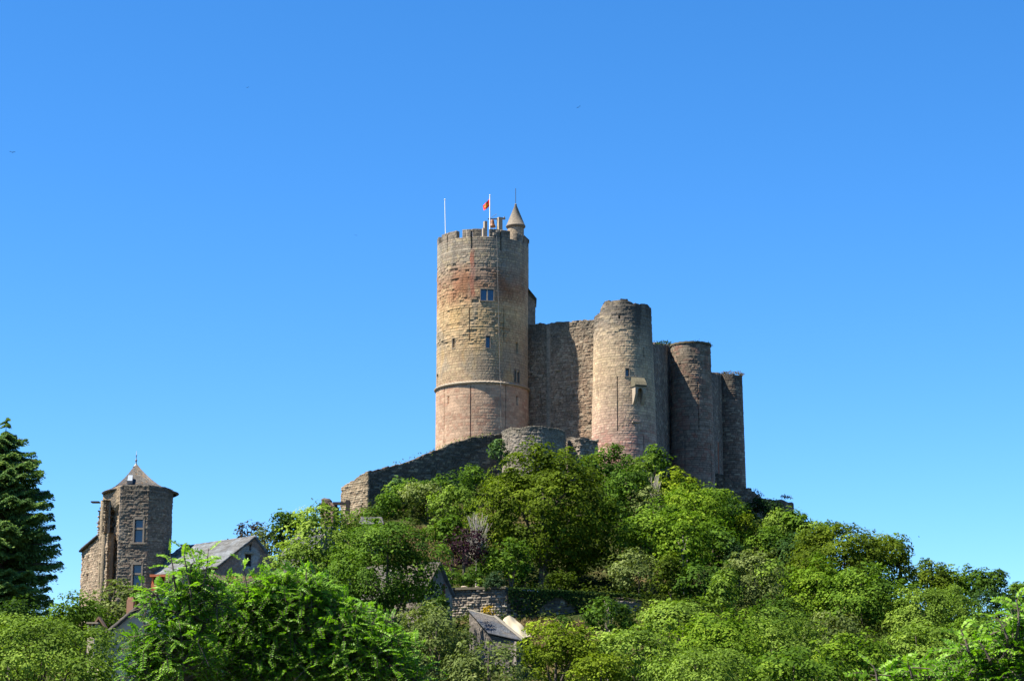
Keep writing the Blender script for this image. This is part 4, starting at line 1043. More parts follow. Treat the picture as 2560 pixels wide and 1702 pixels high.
for (x, y, wv_), lb in zip(((1068, 1349, 14), (1098, 1348, 9), (1143, 1349, 9), (1163, 1350, 5)), lab_st):
    Y = 160.2 - (x - 1038) / 129 * 1.2 + .3
    c_ = at(x, y, Y); r_ = mpx(wv_ / 2, Y)
    vs = []
    q = MB(); prof_ = [(.3, -.12), (.8, -.08), (1, .05), (.85, .2), (.4, .28)]
    q.lathe((0, 0, 0), [(a_ * r_, b_ * r_ * 1.6) for (a_, b_) in prof_], 9)
    q.v = [(c_[0] + v_[0] * (1 + .25 * rgn.random()), c_[1] + v_[1] * .8 * (1 + .2 * rgn.random()), t0[2] + .12 + max(0, v_[2] + .12 * r_) ) for v_ in q.v]
    st_ = q.build('loose_stone', DRESSED); tag(st_, lb, 'stone', 'loose stones on the terrace wall')
# laundry on a line
d0 = at(1198, 1356, 166); d1 = at(1262, 1359, 167.5)
ln = thing('clothes_line', (d0[0], d0[1], gz(d0[0], d0[1])), 'thin clothes line strung in the shade of the big round-crowned tree', 'clothes line')
MB().tube([d0 + [0, 0, .05], (d0 + d1) / 2, d1 + [0, 0, .05]], .015, 4).build('line', LINEN, ln)
for d_ in (d0, d1): MB().tube([(d_[0], d_[1], gz(d_[0], d_[1]) - .3), d_ + [0, 0, .15]], .035, 5).build('post', IRON, ln)
for (xa, xb, h_, mt, lb) in ((1202, 1210, 17, BLUELINEN, 'dark blue garment hanging first from the left on the clothes line'), (1212, 1219, 16, LINEN, 'narrow white garment hanging second from the left on the clothes line'),
                             (1221, 1236, 15, BLUELINEN, 'wide blue sheet hanging in the middle of the clothes line'), (1237, 1244, 21, LINEN, 'longest white towel hanging right of the wide blue sheet'), (1250, 1258, 20, mat_plain('shaded_linen', (.4, .42, .5), .9, .1), 'pale grey cloth hanging last at the right of the clothes line')):
    s, q = np.meshgrid(np.linspace(0, 1, 10), np.linspace(0, 1, 8), indexing='ij')
    fa = (xa - 1198) / 64.; fb = (xb - 1198) / 64.; pa = d0 * (1 - fa) + d1 * fa; pb = d0 * (1 - fb) + d1 * fb
    P = pa * (1 - s)[..., None] + pb * s[..., None]; P[..., 2] -= (q * mpx(h_, 166) + .02 + .02 * np.sin(s * 5)); P[..., 1] += .06 * np.sin(s * 11) * q - .03
    V = np.concatenate([P.reshape(-1, 3), (P + [0, .012, 0]).reshape(-1, 3)])
    tag(mk('laundry', V, np.concatenate([grid_faces(10, 8, flip=True), grid_faces(10, 8, base=80)]), mt, smooth=True), lb, 'laundry', 'laundry on the line')
# --- slate-roofed hut under the rampart corner
h0 = at(836, 1211, 188); 
ha, hb_, hc_, hd_ = at(826, 1206, 186.5), at(884, 1206, 186.5), at(880, 1190, 188.3), at(832, 1189, 188.3)
hu = thing('slate_hut', (h0[0] + 1, 188, gz(h0[0] + 1, 188)), 'little hut with a grey slate lean-to roof below the rampart corner', 'hut')
rf = roof_arrays(ha, hb_, hc_, hd_, 97, plaincol((.09, .09, .088), .5, .4, ((.11, .09, .06), .4, 1)), d=.08, ch=.16, bw=.3, thick=.08)
mk('roof', rf[0], rf[1], SLATE, hu, col=rf[2])
wall('wall', [ha + [.25, .5, 0], hb_ + [-.15, .5, 0], hb_ + [-.15, 2, 0]], ha[2] - 3, ha[2] - .1, 98, plaincol((.12, .13, .17), .4, .3), d=.1, thick=.3, parent=hu)
# --- grey gabled barn glimpsed between the pale airy tree and the hut
L_ = at(716, 1262, 170); Ap = at(752, 1212, 172.2); Rr = at(810, 1262, 172)
gb = (Rr - L_)[:2]; gb /= np.linalg.norm(gb)
gable_house('grey_barn', 'grey stone barn glimpsed through the pale airy tree', L_, Ap, Rr, (-gb[1] * 6, gb[0] * 6, 0), gz(Ap[0], 172) - 1, plaincol((.15, .14, .13), .4, .3), plaincol((.07, .07, .07), .5, .4), 101)
# low dry wall on the right of the slope
d0 = at(1405, 1378, 163.5); d1 = at(1478, 1383, 166)
tag(wall('dry_stone_wall', [d0, d1], [d0[2] - 3, d1[2] - 3], [d0[2], d1[2]], 99, rubcol((.26, .22, .18), (.25, .21, .17), (.15, .13, .1), .15), d=.08, relief=.1, ch=.2, bw=.4, thick=.7, ragged=.15), 'short dry stone wall in shade right of the terrace, below thin trees', 'garden wall')
# ------------------------------------------------------------------ vegetation
LF = {
 'linden': mat_leaf('linden_leaves', (0.0174, 0.0329, 0.0027), (0.0589, 0.0921, 0.0064), (0.1271, 0.1760, 0.0126)),
 'deep': mat_leaf('deep_green_leaves', (0.0154, 0.0358, 0.0059), (0.0527, 0.1075, 0.0118), (0.1264, 0.2108, 0.0260)),
 'light': mat_leaf('light_green_leaves', (0.0382, 0.0711, 0.0082), (0.1221, 0.1964, 0.0264), (0.2443, 0.3306, 0.0528)),
 'mid': mat_leaf('mid_green_leaves', (0.0210, 0.0487, 0.0062), (0.0757, 0.1438, 0.0131), (0.1661, 0.2515, 0.0264)),
 'yellow': mat_leaf('yellow_green_leaves', (0.0436, 0.0674, 0.0041), (0.1441, 0.2060, 0.0131), (0.2743, 0.3354, 0.0264)),
 'feather': mat_leaf('feathery_leaves', (0.0268, 0.0618, 0.0041), (0.0880, 0.1582, 0.0106), (0.1832, 0.2588, 0.0211)),
 'olive': mat_leaf('olive_leaves', (0.0366, 0.0562, 0.0144), (0.1076, 0.1438, 0.0395), (0.2152, 0.2515, 0.0896)),
 'dark': mat_leaf('dark_leaves', (0.0086, 0.0224, 0.0064), (0.0249, 0.0595, 0.0134), (0.0664, 0.1190, 0.0250)),
 'brown': mat_leaf('brownish_leaves', (.018, .013, .007), (.038, .028, .014), (.07, .055, .024)),
 'purple': mat_leaf('purple_leaves', (.012, .005, .008), (.026, .011, .017), (.055, .028, .042), .2),
 'fig': mat_leaf('fig_leaves', (0.0320, 0.0720, 0.0192), (0.0800, 0.1440, 0.0448), (0.1440, 0.2240, 0.0960)),
 'ball': mat_leaf('grey_green_leaves', (.02, .042, .016), (.04, .075, .031), (.075, .12, .055)),
 'conifer': mat_leaf('conifer_needles', (.030, .066, .026), (.085, .16, .045), (.21, .29, .062), .3),
 'locust': mat_leaf('locust_leaflets', (0.0369, 0.0994, 0.0051), (0.0958, 0.2223, 0.0116), (0.2088, 0.3627, 0.0322), .42, .5, .2),
 'ivy': mat_leaf('ivy_leaves', (0.0064, 0.0160, 0.0048), (0.0160, 0.0384, 0.0080), (0.0480, 0.0832, 0.0160), .15),
 'dry': mat_leaf('dry_grass_blades', (.05, .038, .016), (.095, .07, .032), (.15, .115, .055), .25),
 'gorse': mat_leaf('yellow_blossom', (.2, .13, .005), (.36, .25, .01), (.45, .33, .03), .3),
}
def norm(a): return a / (np.linalg.norm(a, axis=-1, keepdims=True) + 1e-9)
def leaves(P, Nn, L, W, rg, fold=.0, T=None):
    """one rhombic leaf per point -> verts, quads"""
    n = len(P); Nn = norm(Nn)
    if T is None: T = rg.randn(n, 3)
    T = norm(T - (T * Nn).sum(-1, keepdims=True) * Nn); B = np.cross(Nn, T)
    L = np.broadcast_to(L, (n,))[:, None]; W = np.broadcast_to(W, (n,))[:, None]
    V = np.stack([P - T * L * .5, P + B * W * .5 - Nn * L * fold + T * L * .08, P + T * L * .5, P - B * W * .5 - Nn * L * fold + T * L * .08], 1).reshape(-1, 3)
    return V, np.arange(4 * n).reshape(n, 4)
def crown_arrays(c, rx, rz, rg, leaf, dens=4.0, nl=9, clr=None, flat=.65, gap=.0, lobe=(.34, .56), top=0.0, ry=None, core=.66, far=(.35, .68)):
    """leaf cloud: lobes > clumps > leaves. Returns verts, quads, tint, lobe centres"""
    ry = ry or rx
    k = nl
    d = norm(rg.randn(k, 3)); d[:, 2] = d[:, 2] * .9 + .05
    lc = d * (far[0] + (far[1] - far[0]) * rg.rand(k, 1)); lr = lobe[0] + (lobe[1] - lobe[0]) * rg.rand(k)
    lc[0] = 0; lr[0] = core
    if top: lc[:, 2] += top * (1 - np.hypot(lc[:, 0], lc[:, 1]))
    clr = clr or max(.35, min(1.0, .15 * (rx + rz)))
    ncl = int(5.5 * (rx * rx + 2 * rx * rz) / (clr * clr) * .95) + 12
    pk = rg.choice(k, ncl, p=lr ** 2 / (lr ** 2).sum())
    dd = norm(rg.randn(ncl, 3)); dd[:, 2] = np.where(dd[:, 2] < -.8, -dd[:, 2] * .6, dd[:, 2])
    pos = lc[pk] + lr[pk][:, None] * dd * (.74 + .30 * rg.rand(ncl, 1) ** .6)
    depth = np.min(np.linalg.norm(pos[:, None] - lc[None], axis=-1) / lr[None], axis=1)
    keep_ = (depth > .62) | (rg.rand(ncl) < .2)
    if gap: keep_ &= (vnoise(pos[:, 0] * 3 + pos[:, 2] * 1.3, pos[:, 1] * 3 + pos[:, 2] * 2.1, 1, rg.randint(99)) > gap * .55)
    pos = pos[keep_]; dd = norm(dd[keep_] * .6 + norm(pos) * .4)
    ex = np.percentile(np.abs(pos[:, :2]), 96); ez = np.percentile(pos[:, 2], 97); pos = pos * np.array([.85 / ex, .85 / ex, .86 / max(ez, .3)])
    sc = np.array([rx, ry, rz])
    stray = rg.rand(len(pos)) < .13
    pos = np.where(stray[:, None], pos * (1.06 + .16 * rg.rand(len(pos), 1)), pos)
    cp = pos * sc
    n = int(dens * 1.45 * math.pi * rx * rz / (.3 * leaf * leaf))
    wts = (.5 + rg.rand(len(cp))) * np.where(stray, .45, 1); ci = rg.choice(len(cp), n, p=wts / wts.sum())
    cs = ((.6 + .75 * rg.rand(len(cp))) * np.where(stray, .6, 1))[ci][:, None]
    # leaves sit mostly on the upper and outer skin of each clump, a third loosely inside and around it
    sd = norm(rg.randn(n, 3) + dd[ci] * .9 + [0, 0, .75]); shell = rg.rand(n) < .68
    off = np.where(shell[:, None], sd * (.82 + .28 * rg.rand(n, 1)) * [1, 1, flat + .1], rg.randn(n, 3) * [.55, .55, .55 * flat]) * clr * cs
    P = cp[ci] + off
    Nn = np.where(shell[:, None], sd * .9 + dd[ci] * .3, dd[ci] * .5) + np.array([0, 0, .35]) + rg.randn(n, 3) * .34
    L = leaf * (.65 + .7 * rg.rand(n))
    V, Fq = leaves(P + c, Nn, L, L * .64, rg)
    hue = np.clip(.5 + .9 * (vnoise(cp[:, 0] + cp[:, 1], cp[:, 2] + cp[:, 1] * .5, 1.6, 3) - .5), 0, 1)
    t_ = np.clip(.20 + .55 * hue[ci] + (rg.rand(len(cp)) - .5)[ci] * .35 + (rg.rand(n) - .5) * .34, 0, 1)
    return V, Fq, t_, lc * sc + c, lr
def limb_mesh(name, base, tips, r0, parent, mat, rg, lean=0.0):
    """trunk and limbs as one tapered mesh"""
    q = MB()
    base = np.array(base, float); tp_ = np.array(tips[0], float)
    m_ = base * .5 + tp_ * .5 + np.array([rg.randn() * .03, rg.randn() * .03, 0]) * np.linalg.norm(tp_ - base)
    q.tube([base - [0, 0, .5], base * .75 + m_ * .25, m_, tp_], [r0 * 1.15, r0 * .9, r0 * .65, r0 * .2], 7)
    for tq in tips[1:]:
        f_ = .35 + .4 * rg.rand(); st = base * (1 - f_) + m_ * f_ if f_ < .5 else m_ * (1 - (f_ - .5)) + tp_ * (f_ - .5)
        md = st * .5 + np.array(tq) * .5 + [0, 0, .08 * np.linalg.norm(tq - st)]
        q.tube([st, md, tq], [r0 * .45, r0 * .3, r0 * .08], 5)
    return q.build(name, mat, parent)
CHECK = []
RGB = np.random.RandomState
def px_leaf(Y, p): return p * Y / .985 / 2000.0      # leaf length in metres for p final pixels
def tree(x, y, hw, hh, Y, sp, label, seed, lp=3.0, dens=3.6, nl=9, name='tree', cat='tree', trunk=None, group=None, gap=0.0, bark=None, **k):
    c = at(x, y, Y); rx, rz = mpx(hw, Y), mpx(hh, Y)
    g = gz(c[0], c[1]); CHECK.append((label, round(c[2] - rz - g, 1), round(c[2] + rz - g, 1)))
    rg = RGB(seed)
    o = thing(name, (c[0], c[1], g), label, cat, group)
    V, Fq, t_, lc, lr = crown_arrays(c, rx, rz, rg, px_leaf(Y, lp * (.8 + .45 * rg.rand())), dens, nl, gap=gap, **k)
    vis = V[Fq[:, 0], 2] > g - .4
    V = V.reshape(-1, 4, 3)[vis].reshape(-1, 3); Fq = np.arange(len(V)).reshape(-1, 4)
    mk('crown', V, Fq, LF[sp], o, tint=t_[vis])
    h = max(1.0, c[2] + rz - g)
    limb_mesh('trunk', (c[0], c[1], g), [c + [0, 0, rz * .7]] + [q_ for q_ in lc[1:7] if q_[2] > g + .6], trunk or max(.07, .022 * h), o, bark or BARK, rg)
    return o
def bush(x, y, hw, hh, Y, sp, label, seed, lp=2.8, dens=3.2, nl=7, name='shrub', cat='bush', group=None, **k):
    c = at(x, y, Y); rx, rz = mpx(hw, Y), mpx(hh, Y)
    g = gz(c[0], c[1]); CHECK.append((label, round(c[2] - rz - g, 1), round(c[2] + rz - g, 1)))
    rg = RGB(seed)
    V, Fq, t_, lc, lr = crown_arrays(c, rx, rz, rg, px_leaf(Y, lp), dens, nl, **k)
    if c[2] - rz > g + .3:       # stems down to the soil
        o = thing(name, (c[0], c[1], g), label, cat, group)
        mk('foliage', V, Fq, LF[sp], o, tint=t_)
        limb_mesh('stem', (c[0], c[1], g), [q_ for q_ in lc[:5]], max(.05, .018 * (c[2] + rz - g)), o, BARK, rg)
        return o
    vis = V[Fq[:, 0], 2] > g - .3
    V = V.reshape(-1, 4, 3)[vis].reshape(-1, 3); Fq = np.arange(len(V)).reshape(-1, 4)
    return tag(mk(name, V, Fq, LF[sp], tint=t_[vis], origin=(c[0], c[1], g)), label, cat, group)

# --- on the slope below the castle
tree(1250, 1206, 168, 164, 184, 'linden', 'huge round-crowned yellow-green tree right below the castle, biggest on the slope', 1, 3.2, 4.2, 22, trunk=.55, clr=1.15, lobe=(.22, .36), core=.80, far=(.60, .74))
GS = 'shrubs on the slope under the rampart'
bush(915, 1132, 26, 30, 203.0, 'fig', 'pale blue-green broad-leaved shrub against the dark rampart face', 2, 3.6, 2.6, 5, group=GS)
bush(955, 1136, 60, 24, 201, 'mid', 'dull green shrub at the rampart foot, right of the pale broad-leaved one', 3, group=GS)
bush(1030, 1122, 62, 25, 203, 'deep', 'wide dark green shrub high under the rampart, left of the big tree', 4, group=GS)
bush(985, 1140, 60, 24, 197, 'olive', 'grey-olive thicket in the middle of the slope under the rampart', 5, group=GS)
bush(893, 1170, 34, 28, 198, 'mid', 'small green shrub at the sunlit rampart corner', 6, group=GS)
bush(1045, 1165, 58, 36, 192, 'light', 'pale green shrub touching the left flank of the big round-crowned tree', 7, group=GS)
bush(1012, 1228, 38, 28, 184, 'light', 'pale shrub beneath the patch of dry grass', 8, group=GS)
bush(1040, 1222, 40, 34, 182, 'mid', 'leafy shrub above the purple tree', 9, lp=3.4, group=GS)
bush(1090, 1098, 34, 26, 205, 'mid', 'green shrub tucked between the rampart and the big tree', 10, group=GS)
bush(1150, 1040, 22, 26, 206, 'fig', 'blue-green shrub at the left edge of the curved bastion', 11, group=GS)
bush(860, 1195, 30, 20, 194, 'deep', 'dark low shrub beside the slate lean-to hut', 12, group=GS)
# purple tree, bare tree and garden plants on the terrace
tree(1062, 1262, 50, 42, 164.5, 'purple', 'purple-leaved plum tree standing on the terrace', 20, 2.6, 1.9, 9, trunk=.16, gap=.6)
def bare_tree(x, y, hw, hh, Y, label, seed, n=90):
    c = at(x, y, Y); rx, rz = mpx(hw, Y), mpx(hh, Y); g = gz(c[0], c[1]); rg = RGB(seed)
    o = thing('bare_tree', (c[0], c[1], g), label, 'tree')
    b_ = np.array([c[0], c[1], g]); f_ = b_ + [0, 0, max(.6, (c[2] - rz - g))]
    limb_mesh('trunk', b_, [f_ + [0, 0, rz * .5]], max(.1, rz * .06), o, BAREBARK, rg)
    q = MB()
    for i in range(n):
        a = rg.rand() * 6.28; e_ = rg.rand() ** .6
        tip = c + [rx * e_ * math.cos(a), rx * e_ * math.sin(a), rz * (rg.rand() * 2 - .9)]
        st = f_ + np.array([0, 0, rz * .6 * rg.rand()])
        md = st * .5 + tip * .5 + np.array([rg.randn(), rg.randn(), 0]) * .12 - [0, 0, .1]
        q.tube([st, md, tip], [.035, .022, .008], 4, False)
        for j in range(3):
            t2 = tip + np.array([rg.randn() * .25, rg.randn() * .25, .3 * rg.rand() + .1]) * rz * .3
            q.tube([md * (.3 * j) + tip * (1 - .3 * j), t2], [.016, .006], 3, False)
    q.build('twigs', BAREBARK, o)
bare_tree(1097, 1240, 30, 52, 167, 'bare pale-twigged tree behind the purple tree', 21, 130)
bare_tree(1508, 1140, 16, 42, 205, 'dead grey tree among the green ones below the tall sunlit tower', 22, 60)
GP = 'garden plants on the terrace'
bush(1137, 1337, 23, 17, 159.6, 'ball', 'clipped grey-green ball bush on the terrace wall', 23, 2.0, 5.5, 4, name='ball_bush', clr=.25, lobe=(.6, .7), group=GP)
bush(1030, 1330, 34, 20, 161, 'mid', 'low bright bush at the left end of the terrace, by the cottage gable', 24, group=GP)
bush(1085, 1330, 24, 20, 162, 'deep', 'green bush behind the foot of the purple tree', 25, group=GP)
bush(1105, 1342, 9, 8, 160.3, 'light', 'tiny light green plant just left of the ball bush', 26, group=GP)
tree(1175, 1288, 45, 42, 166.5, 'mid', 'small mid-green tree behind the ball bush', 27, 3.4, 2.8)
bush(1120, 1290, 25, 35, 167.5, 'mid', 'upright green bush right of the purple tree', 28, group=GP)
bush(1208, 1330, 30, 30, 168, 'dark', 'dark bush behind the clothes line', 29)
bush(1290, 1342, 32, 22, 168.5, 'linden', 'shaded olive bush right of the clothes line', 30)
bush(1125, 1405, 8, 7, 155.5, 'gorse', 'small yellow-flowering pot plant on the wall by the slate shed', 31, 2.0, 4, 4, name='flowering_plant', cat='plant')
# --- below the round towers
GU = 'trees right under the castle towers'
tree(1392, 1085, 50, 56, 207, 'deep', 'dark green tree at the foot of the ruined wall stub, right of the big tree', 40, group=GU)
tree(1440, 1140, 62, 68, 199, 'deep', 'broad dark tree just right of the big round-crowned tree', 41, 3.2, group=GU)
tree(1512, 1066, 28, 36, 217, 'mid', 'small pointed tree against the shaded wall between the towers', 42, top=.3, group=GU)
tree(1474, 1088, 38, 36, 211, 'light', 'pale-leaved tree at the foot of the tall sunlit round tower', 43, group=GU)
tree(1560, 1134, 64, 46, 211, 'yellow', 'bright yellow-green tree below the third round tower', 44, 2.8, group=GU)
tree(1645, 1168, 50, 36, 214, 'light', 'light green tree at the right foot of the dark round tower', 45, group=GU)
tree(1600, 1190, 92, 62, 203, 'feather', 'wide feathery green tree in the middle below the dark round tower', 46, 2.4, 3.6, group=GU)
tree(1500, 1175, 50, 48, 198, 'olive', 'thin grey-green tree around the dead grey trunk', 47, 2.6, 2.6, gap=.5, group=GU)
tree(1695, 1205, 42, 52, 205, 'dark', 'dark tree in the hollow below the low outer wall', 48, group=GU)
tree(1716, 1215, 22, 34, 202, 'yellow', 'narrow yellow tree in front of the dark hollow', 49, 2.6, group=GU)
bush(1742, 1176, 34, 28, 270, 'dark', 'added dark bush standing in for the shadowed gap under the outer wall step', 130)  # this and the next dark bush are added to stand in for a shadowed gap
bush(1785, 1174, 28, 18, 272, 'dark', 'added dark bush filling the shadowed gap under the far end of the outer wall', 131)
GM = 'trees in the middle of the right slope'
tree(1500, 1250, 88, 80, 186, 'mid', 'mid-green tree right of the big round-crowned tree, halfway up', 50, group=GM)
tree(1575, 1255, 62, 72, 182, 'feather', 'yellowish tree with a pale stem showing, middle of the slope', 51, 3.0, 3.2, bark=BAREBARK, group=GM)
tree(1640, 1265, 66, 58, 186, 'mid', 'green tree left of the shady gap in the middle slope', 52, group=GM)
tree(1700, 1285, 40, 42, 184, 'dark', 'small dark tree in the shady gap of the middle slope', 53, group=GM)
tree(1470, 1318, 62, 46, 174, 'olive', 'olive tree spreading over the dry stone wall', 54, 2.8, 3.0, gap=.3, group=GM)
tree(1545, 1325, 34, 50, 171, 'linden', 'slim olive-yellow tree above the dry stone wall', 55, group=GM)
tree(1620, 1345, 66, 44, 170, 'deep', 'low dark tree in the centre of the right slope', 56, group=GM)
tree(1672, 1372, 42, 52, 162, 'light', 'glossy light-leaved tree in the centre of the right slope', 57, 4.0, 2.6, group=GM)
tree(1735, 1345, 62, 72, 172, 'olive', 'grey-olive tree with bare patches right of the glossy one', 58, 2.8, 3.0, gap=.35, group=GM)
tree(1790, 1330, 48, 40, 180, 'light', 'small pale tree above the grey-olive one', 59, group=GM)
GR = 'trees along the right ridge'
tree(1795, 1222, 50, 42, 217, 'light', 'light green tree on the skyline under the end of the outer wall', 60, 2.8, group=GR)
tree(1838, 1230, 34, 52, 214, 'mid', 'pointed green tree at the right end of the outer wall', 61, 2.8, top=.3, group=GR)
tree(1768, 1262, 52, 46, 202, 'mid', 'green tree below the skyline trees, right of the shady gap', 62, group=GR)
tree(1832, 1275, 58, 42, 200, 'dark', 'grey-green dense tree below the pointed skyline tree', 63, group=GR)
tree(1875, 1252, 46, 46, 212, 'light', 'yellowish skyline tree left of the large ridge tree', 64, 2.8, group=GR)
tree(1940, 1300, 108, 84, 192, 'linden', 'largest ridge tree, broad and olive-yellow, on the right skyline', 65, 3.2, 4.0, 13, group=GR)
tree(2030, 1312, 86, 74, 196, 'linden', 'second broad ridge tree right of the largest one', 66, 3.2, 4.0, 12, group=GR)
tree(2068, 1268, 30, 30, 198, 'mid', 'thin-topped skyline tree rising behind the second ridge tree', 67, 3.0, 2.4, gap=.5, group=GR)
tree(1905, 1232, 26, 28, 216, 'deep', 'dark treetop on the skyline behind the largest ridge tree', 68, 2.8, group=GR)
tree(2140, 1352, 62, 50, 204, 'linden', 'rusty-topped olive tree on the falling ridge', 69, 2.8, group=GR)
tree(2205, 1365, 52, 50, 206, 'feather', 'feathery yellow-green tree on the falling ridge', 70, 2.6, group=GR)
tree(2132, 1318, 12, 30, 212, 'deep', 'small twin-pointed dark treetop on the falling ridge', 71, 2.6, nl=5, group=GR)
tree(2166, 1334, 20, 28, 212, 'deep', 'small rounded dark treetop right of the twin-pointed one', 72, 2.6, nl=5, group=GR)
tree(2240, 1356, 30, 48, 212, 'deep', 'blue-green pointed tree on the falling ridge', 73, 2.6, top=.35, group=GR)
tree(2290, 1366, 32, 54, 208, 'deep', 'taller pointed blue-green tree near the right edge', 74, 2.8, top=.35, group=GR)
tree(2345, 1386, 36, 42, 205, 'mid', 'last skyline tree at the right edge', 75, 2.8, group=GR)
GL = 'trees on the lower right slope'
tree(1880, 1375, 66, 84, 176, 'feather', 'tall yellow-green tree below the largest ridge tree, left side', 80, 3.0, group=GL)
tree(1985, 1400, 104, 82, 172, 'mid', 'wide dark-gapped tree below the two broad ridge trees', 81, 3.2, gap=.25, group=GL)
tree(2120, 1420, 84, 56, 168, 'light', 'soft pale tree with fine leaves on the lower right slope', 82, 2.6, group=GL)
tree(2215, 1420, 70, 50, 178, 'mid', 'green tree below the falling ridge, right of the soft pale one', 83, group=GL)
tree(2282, 1410, 52, 46, 182, 'dark', 'dark blue-green tree near the right edge, below the skyline', 84, 2.8, group=GL)
tree(2345, 1440, 40, 46, 170, 'mid', 'green tree at the right edge behind the locust sprays', 85, group=GL)
tree(1800, 1440, 74, 56, 158, 'deep', 'deep green tree between the glossy and the tall yellow-green trees', 86, group=GL)
tree(1910, 1465, 70, 46, 152, 'olive', 'olive tree in front of the wide dark-gapped one', 87, group=GL)
tree(1402, 1430, 54, 46, 140, 'deep', 'dark grey-green tree right of the slate shed, alone before the shaded wall', 88, 3.2, 2.8, gap=.3, bark=BAREBARK)
bush(1300, 1438, 20, 13, 146, 'deep', 'small round dark bush on the dry slope right of the canvas cover', 89)
# --- bottom front, right of centre
GF = 'broad trees along the bottom of the view'
tree(1282, 1516, 82, 72, 100, 'yellow', 'round yellow-green tree at the bottom, below the slate shed', 90, 3.4, 4.2, 12, group=GF)
tree(1005, 1492, 88, 84, 94, 'olive', 'loose olive tree at the bottom, left of the slate shed roof', 91, 3.4, 3.4, 12, gap=.25, group=GF)
tree(1125, 1542, 98, 50, 92, 'olive', 'low olive tree at the bottom, hiding the slate shed wall', 102, 3.4, 3.4, 10, gap=.25, group=GF)
tree(1560, 1448, 104, 58, 122, 'light', 'pale flat-topped tree at the bottom, under the dry stone wall', 92, 3.0, group=GF)
tree(1470, 1515, 112, 62, 104, 'light', 'pale broad tree at the bottom, right of the round yellow-green one', 93, 3.2, 3.8, 12, group=GF)
tree(1655, 1490, 120, 66, 108, 'feather', 'feathery green tree in the bottom middle of the right half', 94, 3.0, 3.8, 12, group=GF)
tree(1780, 1500, 112, 66, 112, 'light', 'soft pale tree in the bottom row, under the olive tree', 95, 3.0, 3.8, 12, group=GF)
tree(1600, 1558, 150, 46, 90, 'light', 'lowest pale tree cut by the bottom edge, right of centre', 96, 3.4, 3.8, 12, group=GF)
tree(1830, 1560, 130, 50, 92, 'mid', 'lowest green tree cut by the bottom edge, left of the corner locust', 97, 3.4, 3.8, 12, group=GF)
tree(1975, 1525, 88, 56, 104, 'feather', 'yellowish tree at the bottom, left of the corner locust', 98, 3.2, 3.8, group=GF)
tree(2110, 1505, 110, 60, 118, 'light', 'pale tree behind the corner locust', 99, 3.0, 3.6, group=GF)
tree(2260, 1490, 100, 56, 124, 'mid', 'green tree behind the corner locust sprays', 100, 3.0, 3.4, group=GF)
tree(1385, 1552, 60, 40, 92, 'yellow', 'small bright bush-like tree cut by the bottom edge', 101, 3.2, 3.6, group=GF)
# --- left and centre, around the village
GV = 'trees among the village houses'
tree(893, 1322, 112, 116, 142, 'deep', 'broad deep green tree in front of the narrow stone cottage', 110, 3.4, 4.0, 13, group=GV)
tree(748, 1250, 92, 82, 152, 'light', 'pale airy tree with a visible stem in front of the grey barn', 111, 3.2, 2.6, 12, gap=.45, bark=BAREBARK, group=GV)
tree(700, 1310, 76, 52, 150, 'light', 'pale bushy tree right of the gabled house', 112, 3.0, 3.0, 9, gap=.3, group=GV)
tree(652, 1222, 40, 38, 180, 'deep', 'dark green treetop on the skyline behind the gabled house', 113, 3.2, 3.0, group=GV)
tree(690, 1208, 34, 26, 182, 'light', 'pale treetop on the skyline left of the broken pillar', 114, group=GV)
tree(580, 1230, 44, 24, 181, 'brown', 'brownish thin treetop just behind the slate ridge', 115, 2.8, 2.2, gap=.5, group=GV)
tree(618, 1252, 34, 34, 179, 'olive', 'greyish tree against the right roof edge of the gabled house', 116, 2.8, 2.4, gap=.3, group=GV)
tree(790, 1330, 60, 70, 150, 'mid', 'green tree filling the gap beneath the pale airy one', 117, 3.0, 2.8, gap=.3, group=GV)
tree(1000, 1400, 30, 34, 150, 'deep', 'small dark tree at the foot of the narrow cottage', 118, group=GV)
tree(262, 1398, 62, 56, 128, 'olive', 'olive tree in front of the octagonal tower foot', 119, 3.0, 3.0, gap=.3, group=GV)
tree(190, 1432, 80, 52, 124, 'mid', 'green tree left of the cream chimney', 120, 3.0, 3.2, group=GV)
tree(25, 1446, 48, 52, 74, 'deep', 'glossy dark-leaved tree at the left edge under the conifer', 121, 4.2, 3.2, group=GV)
tree(105, 1515, 175, 72, 66, 'light', 'bright pale-leaved tree filling the bottom left corner', 122, 3.6, 4.2, 16, group=GV)
tree(205, 1562, 52, 40, 64, 'light', 'light bush-like tree in front of the cream house wall', 123, 3.4, 3.6, group=GV)
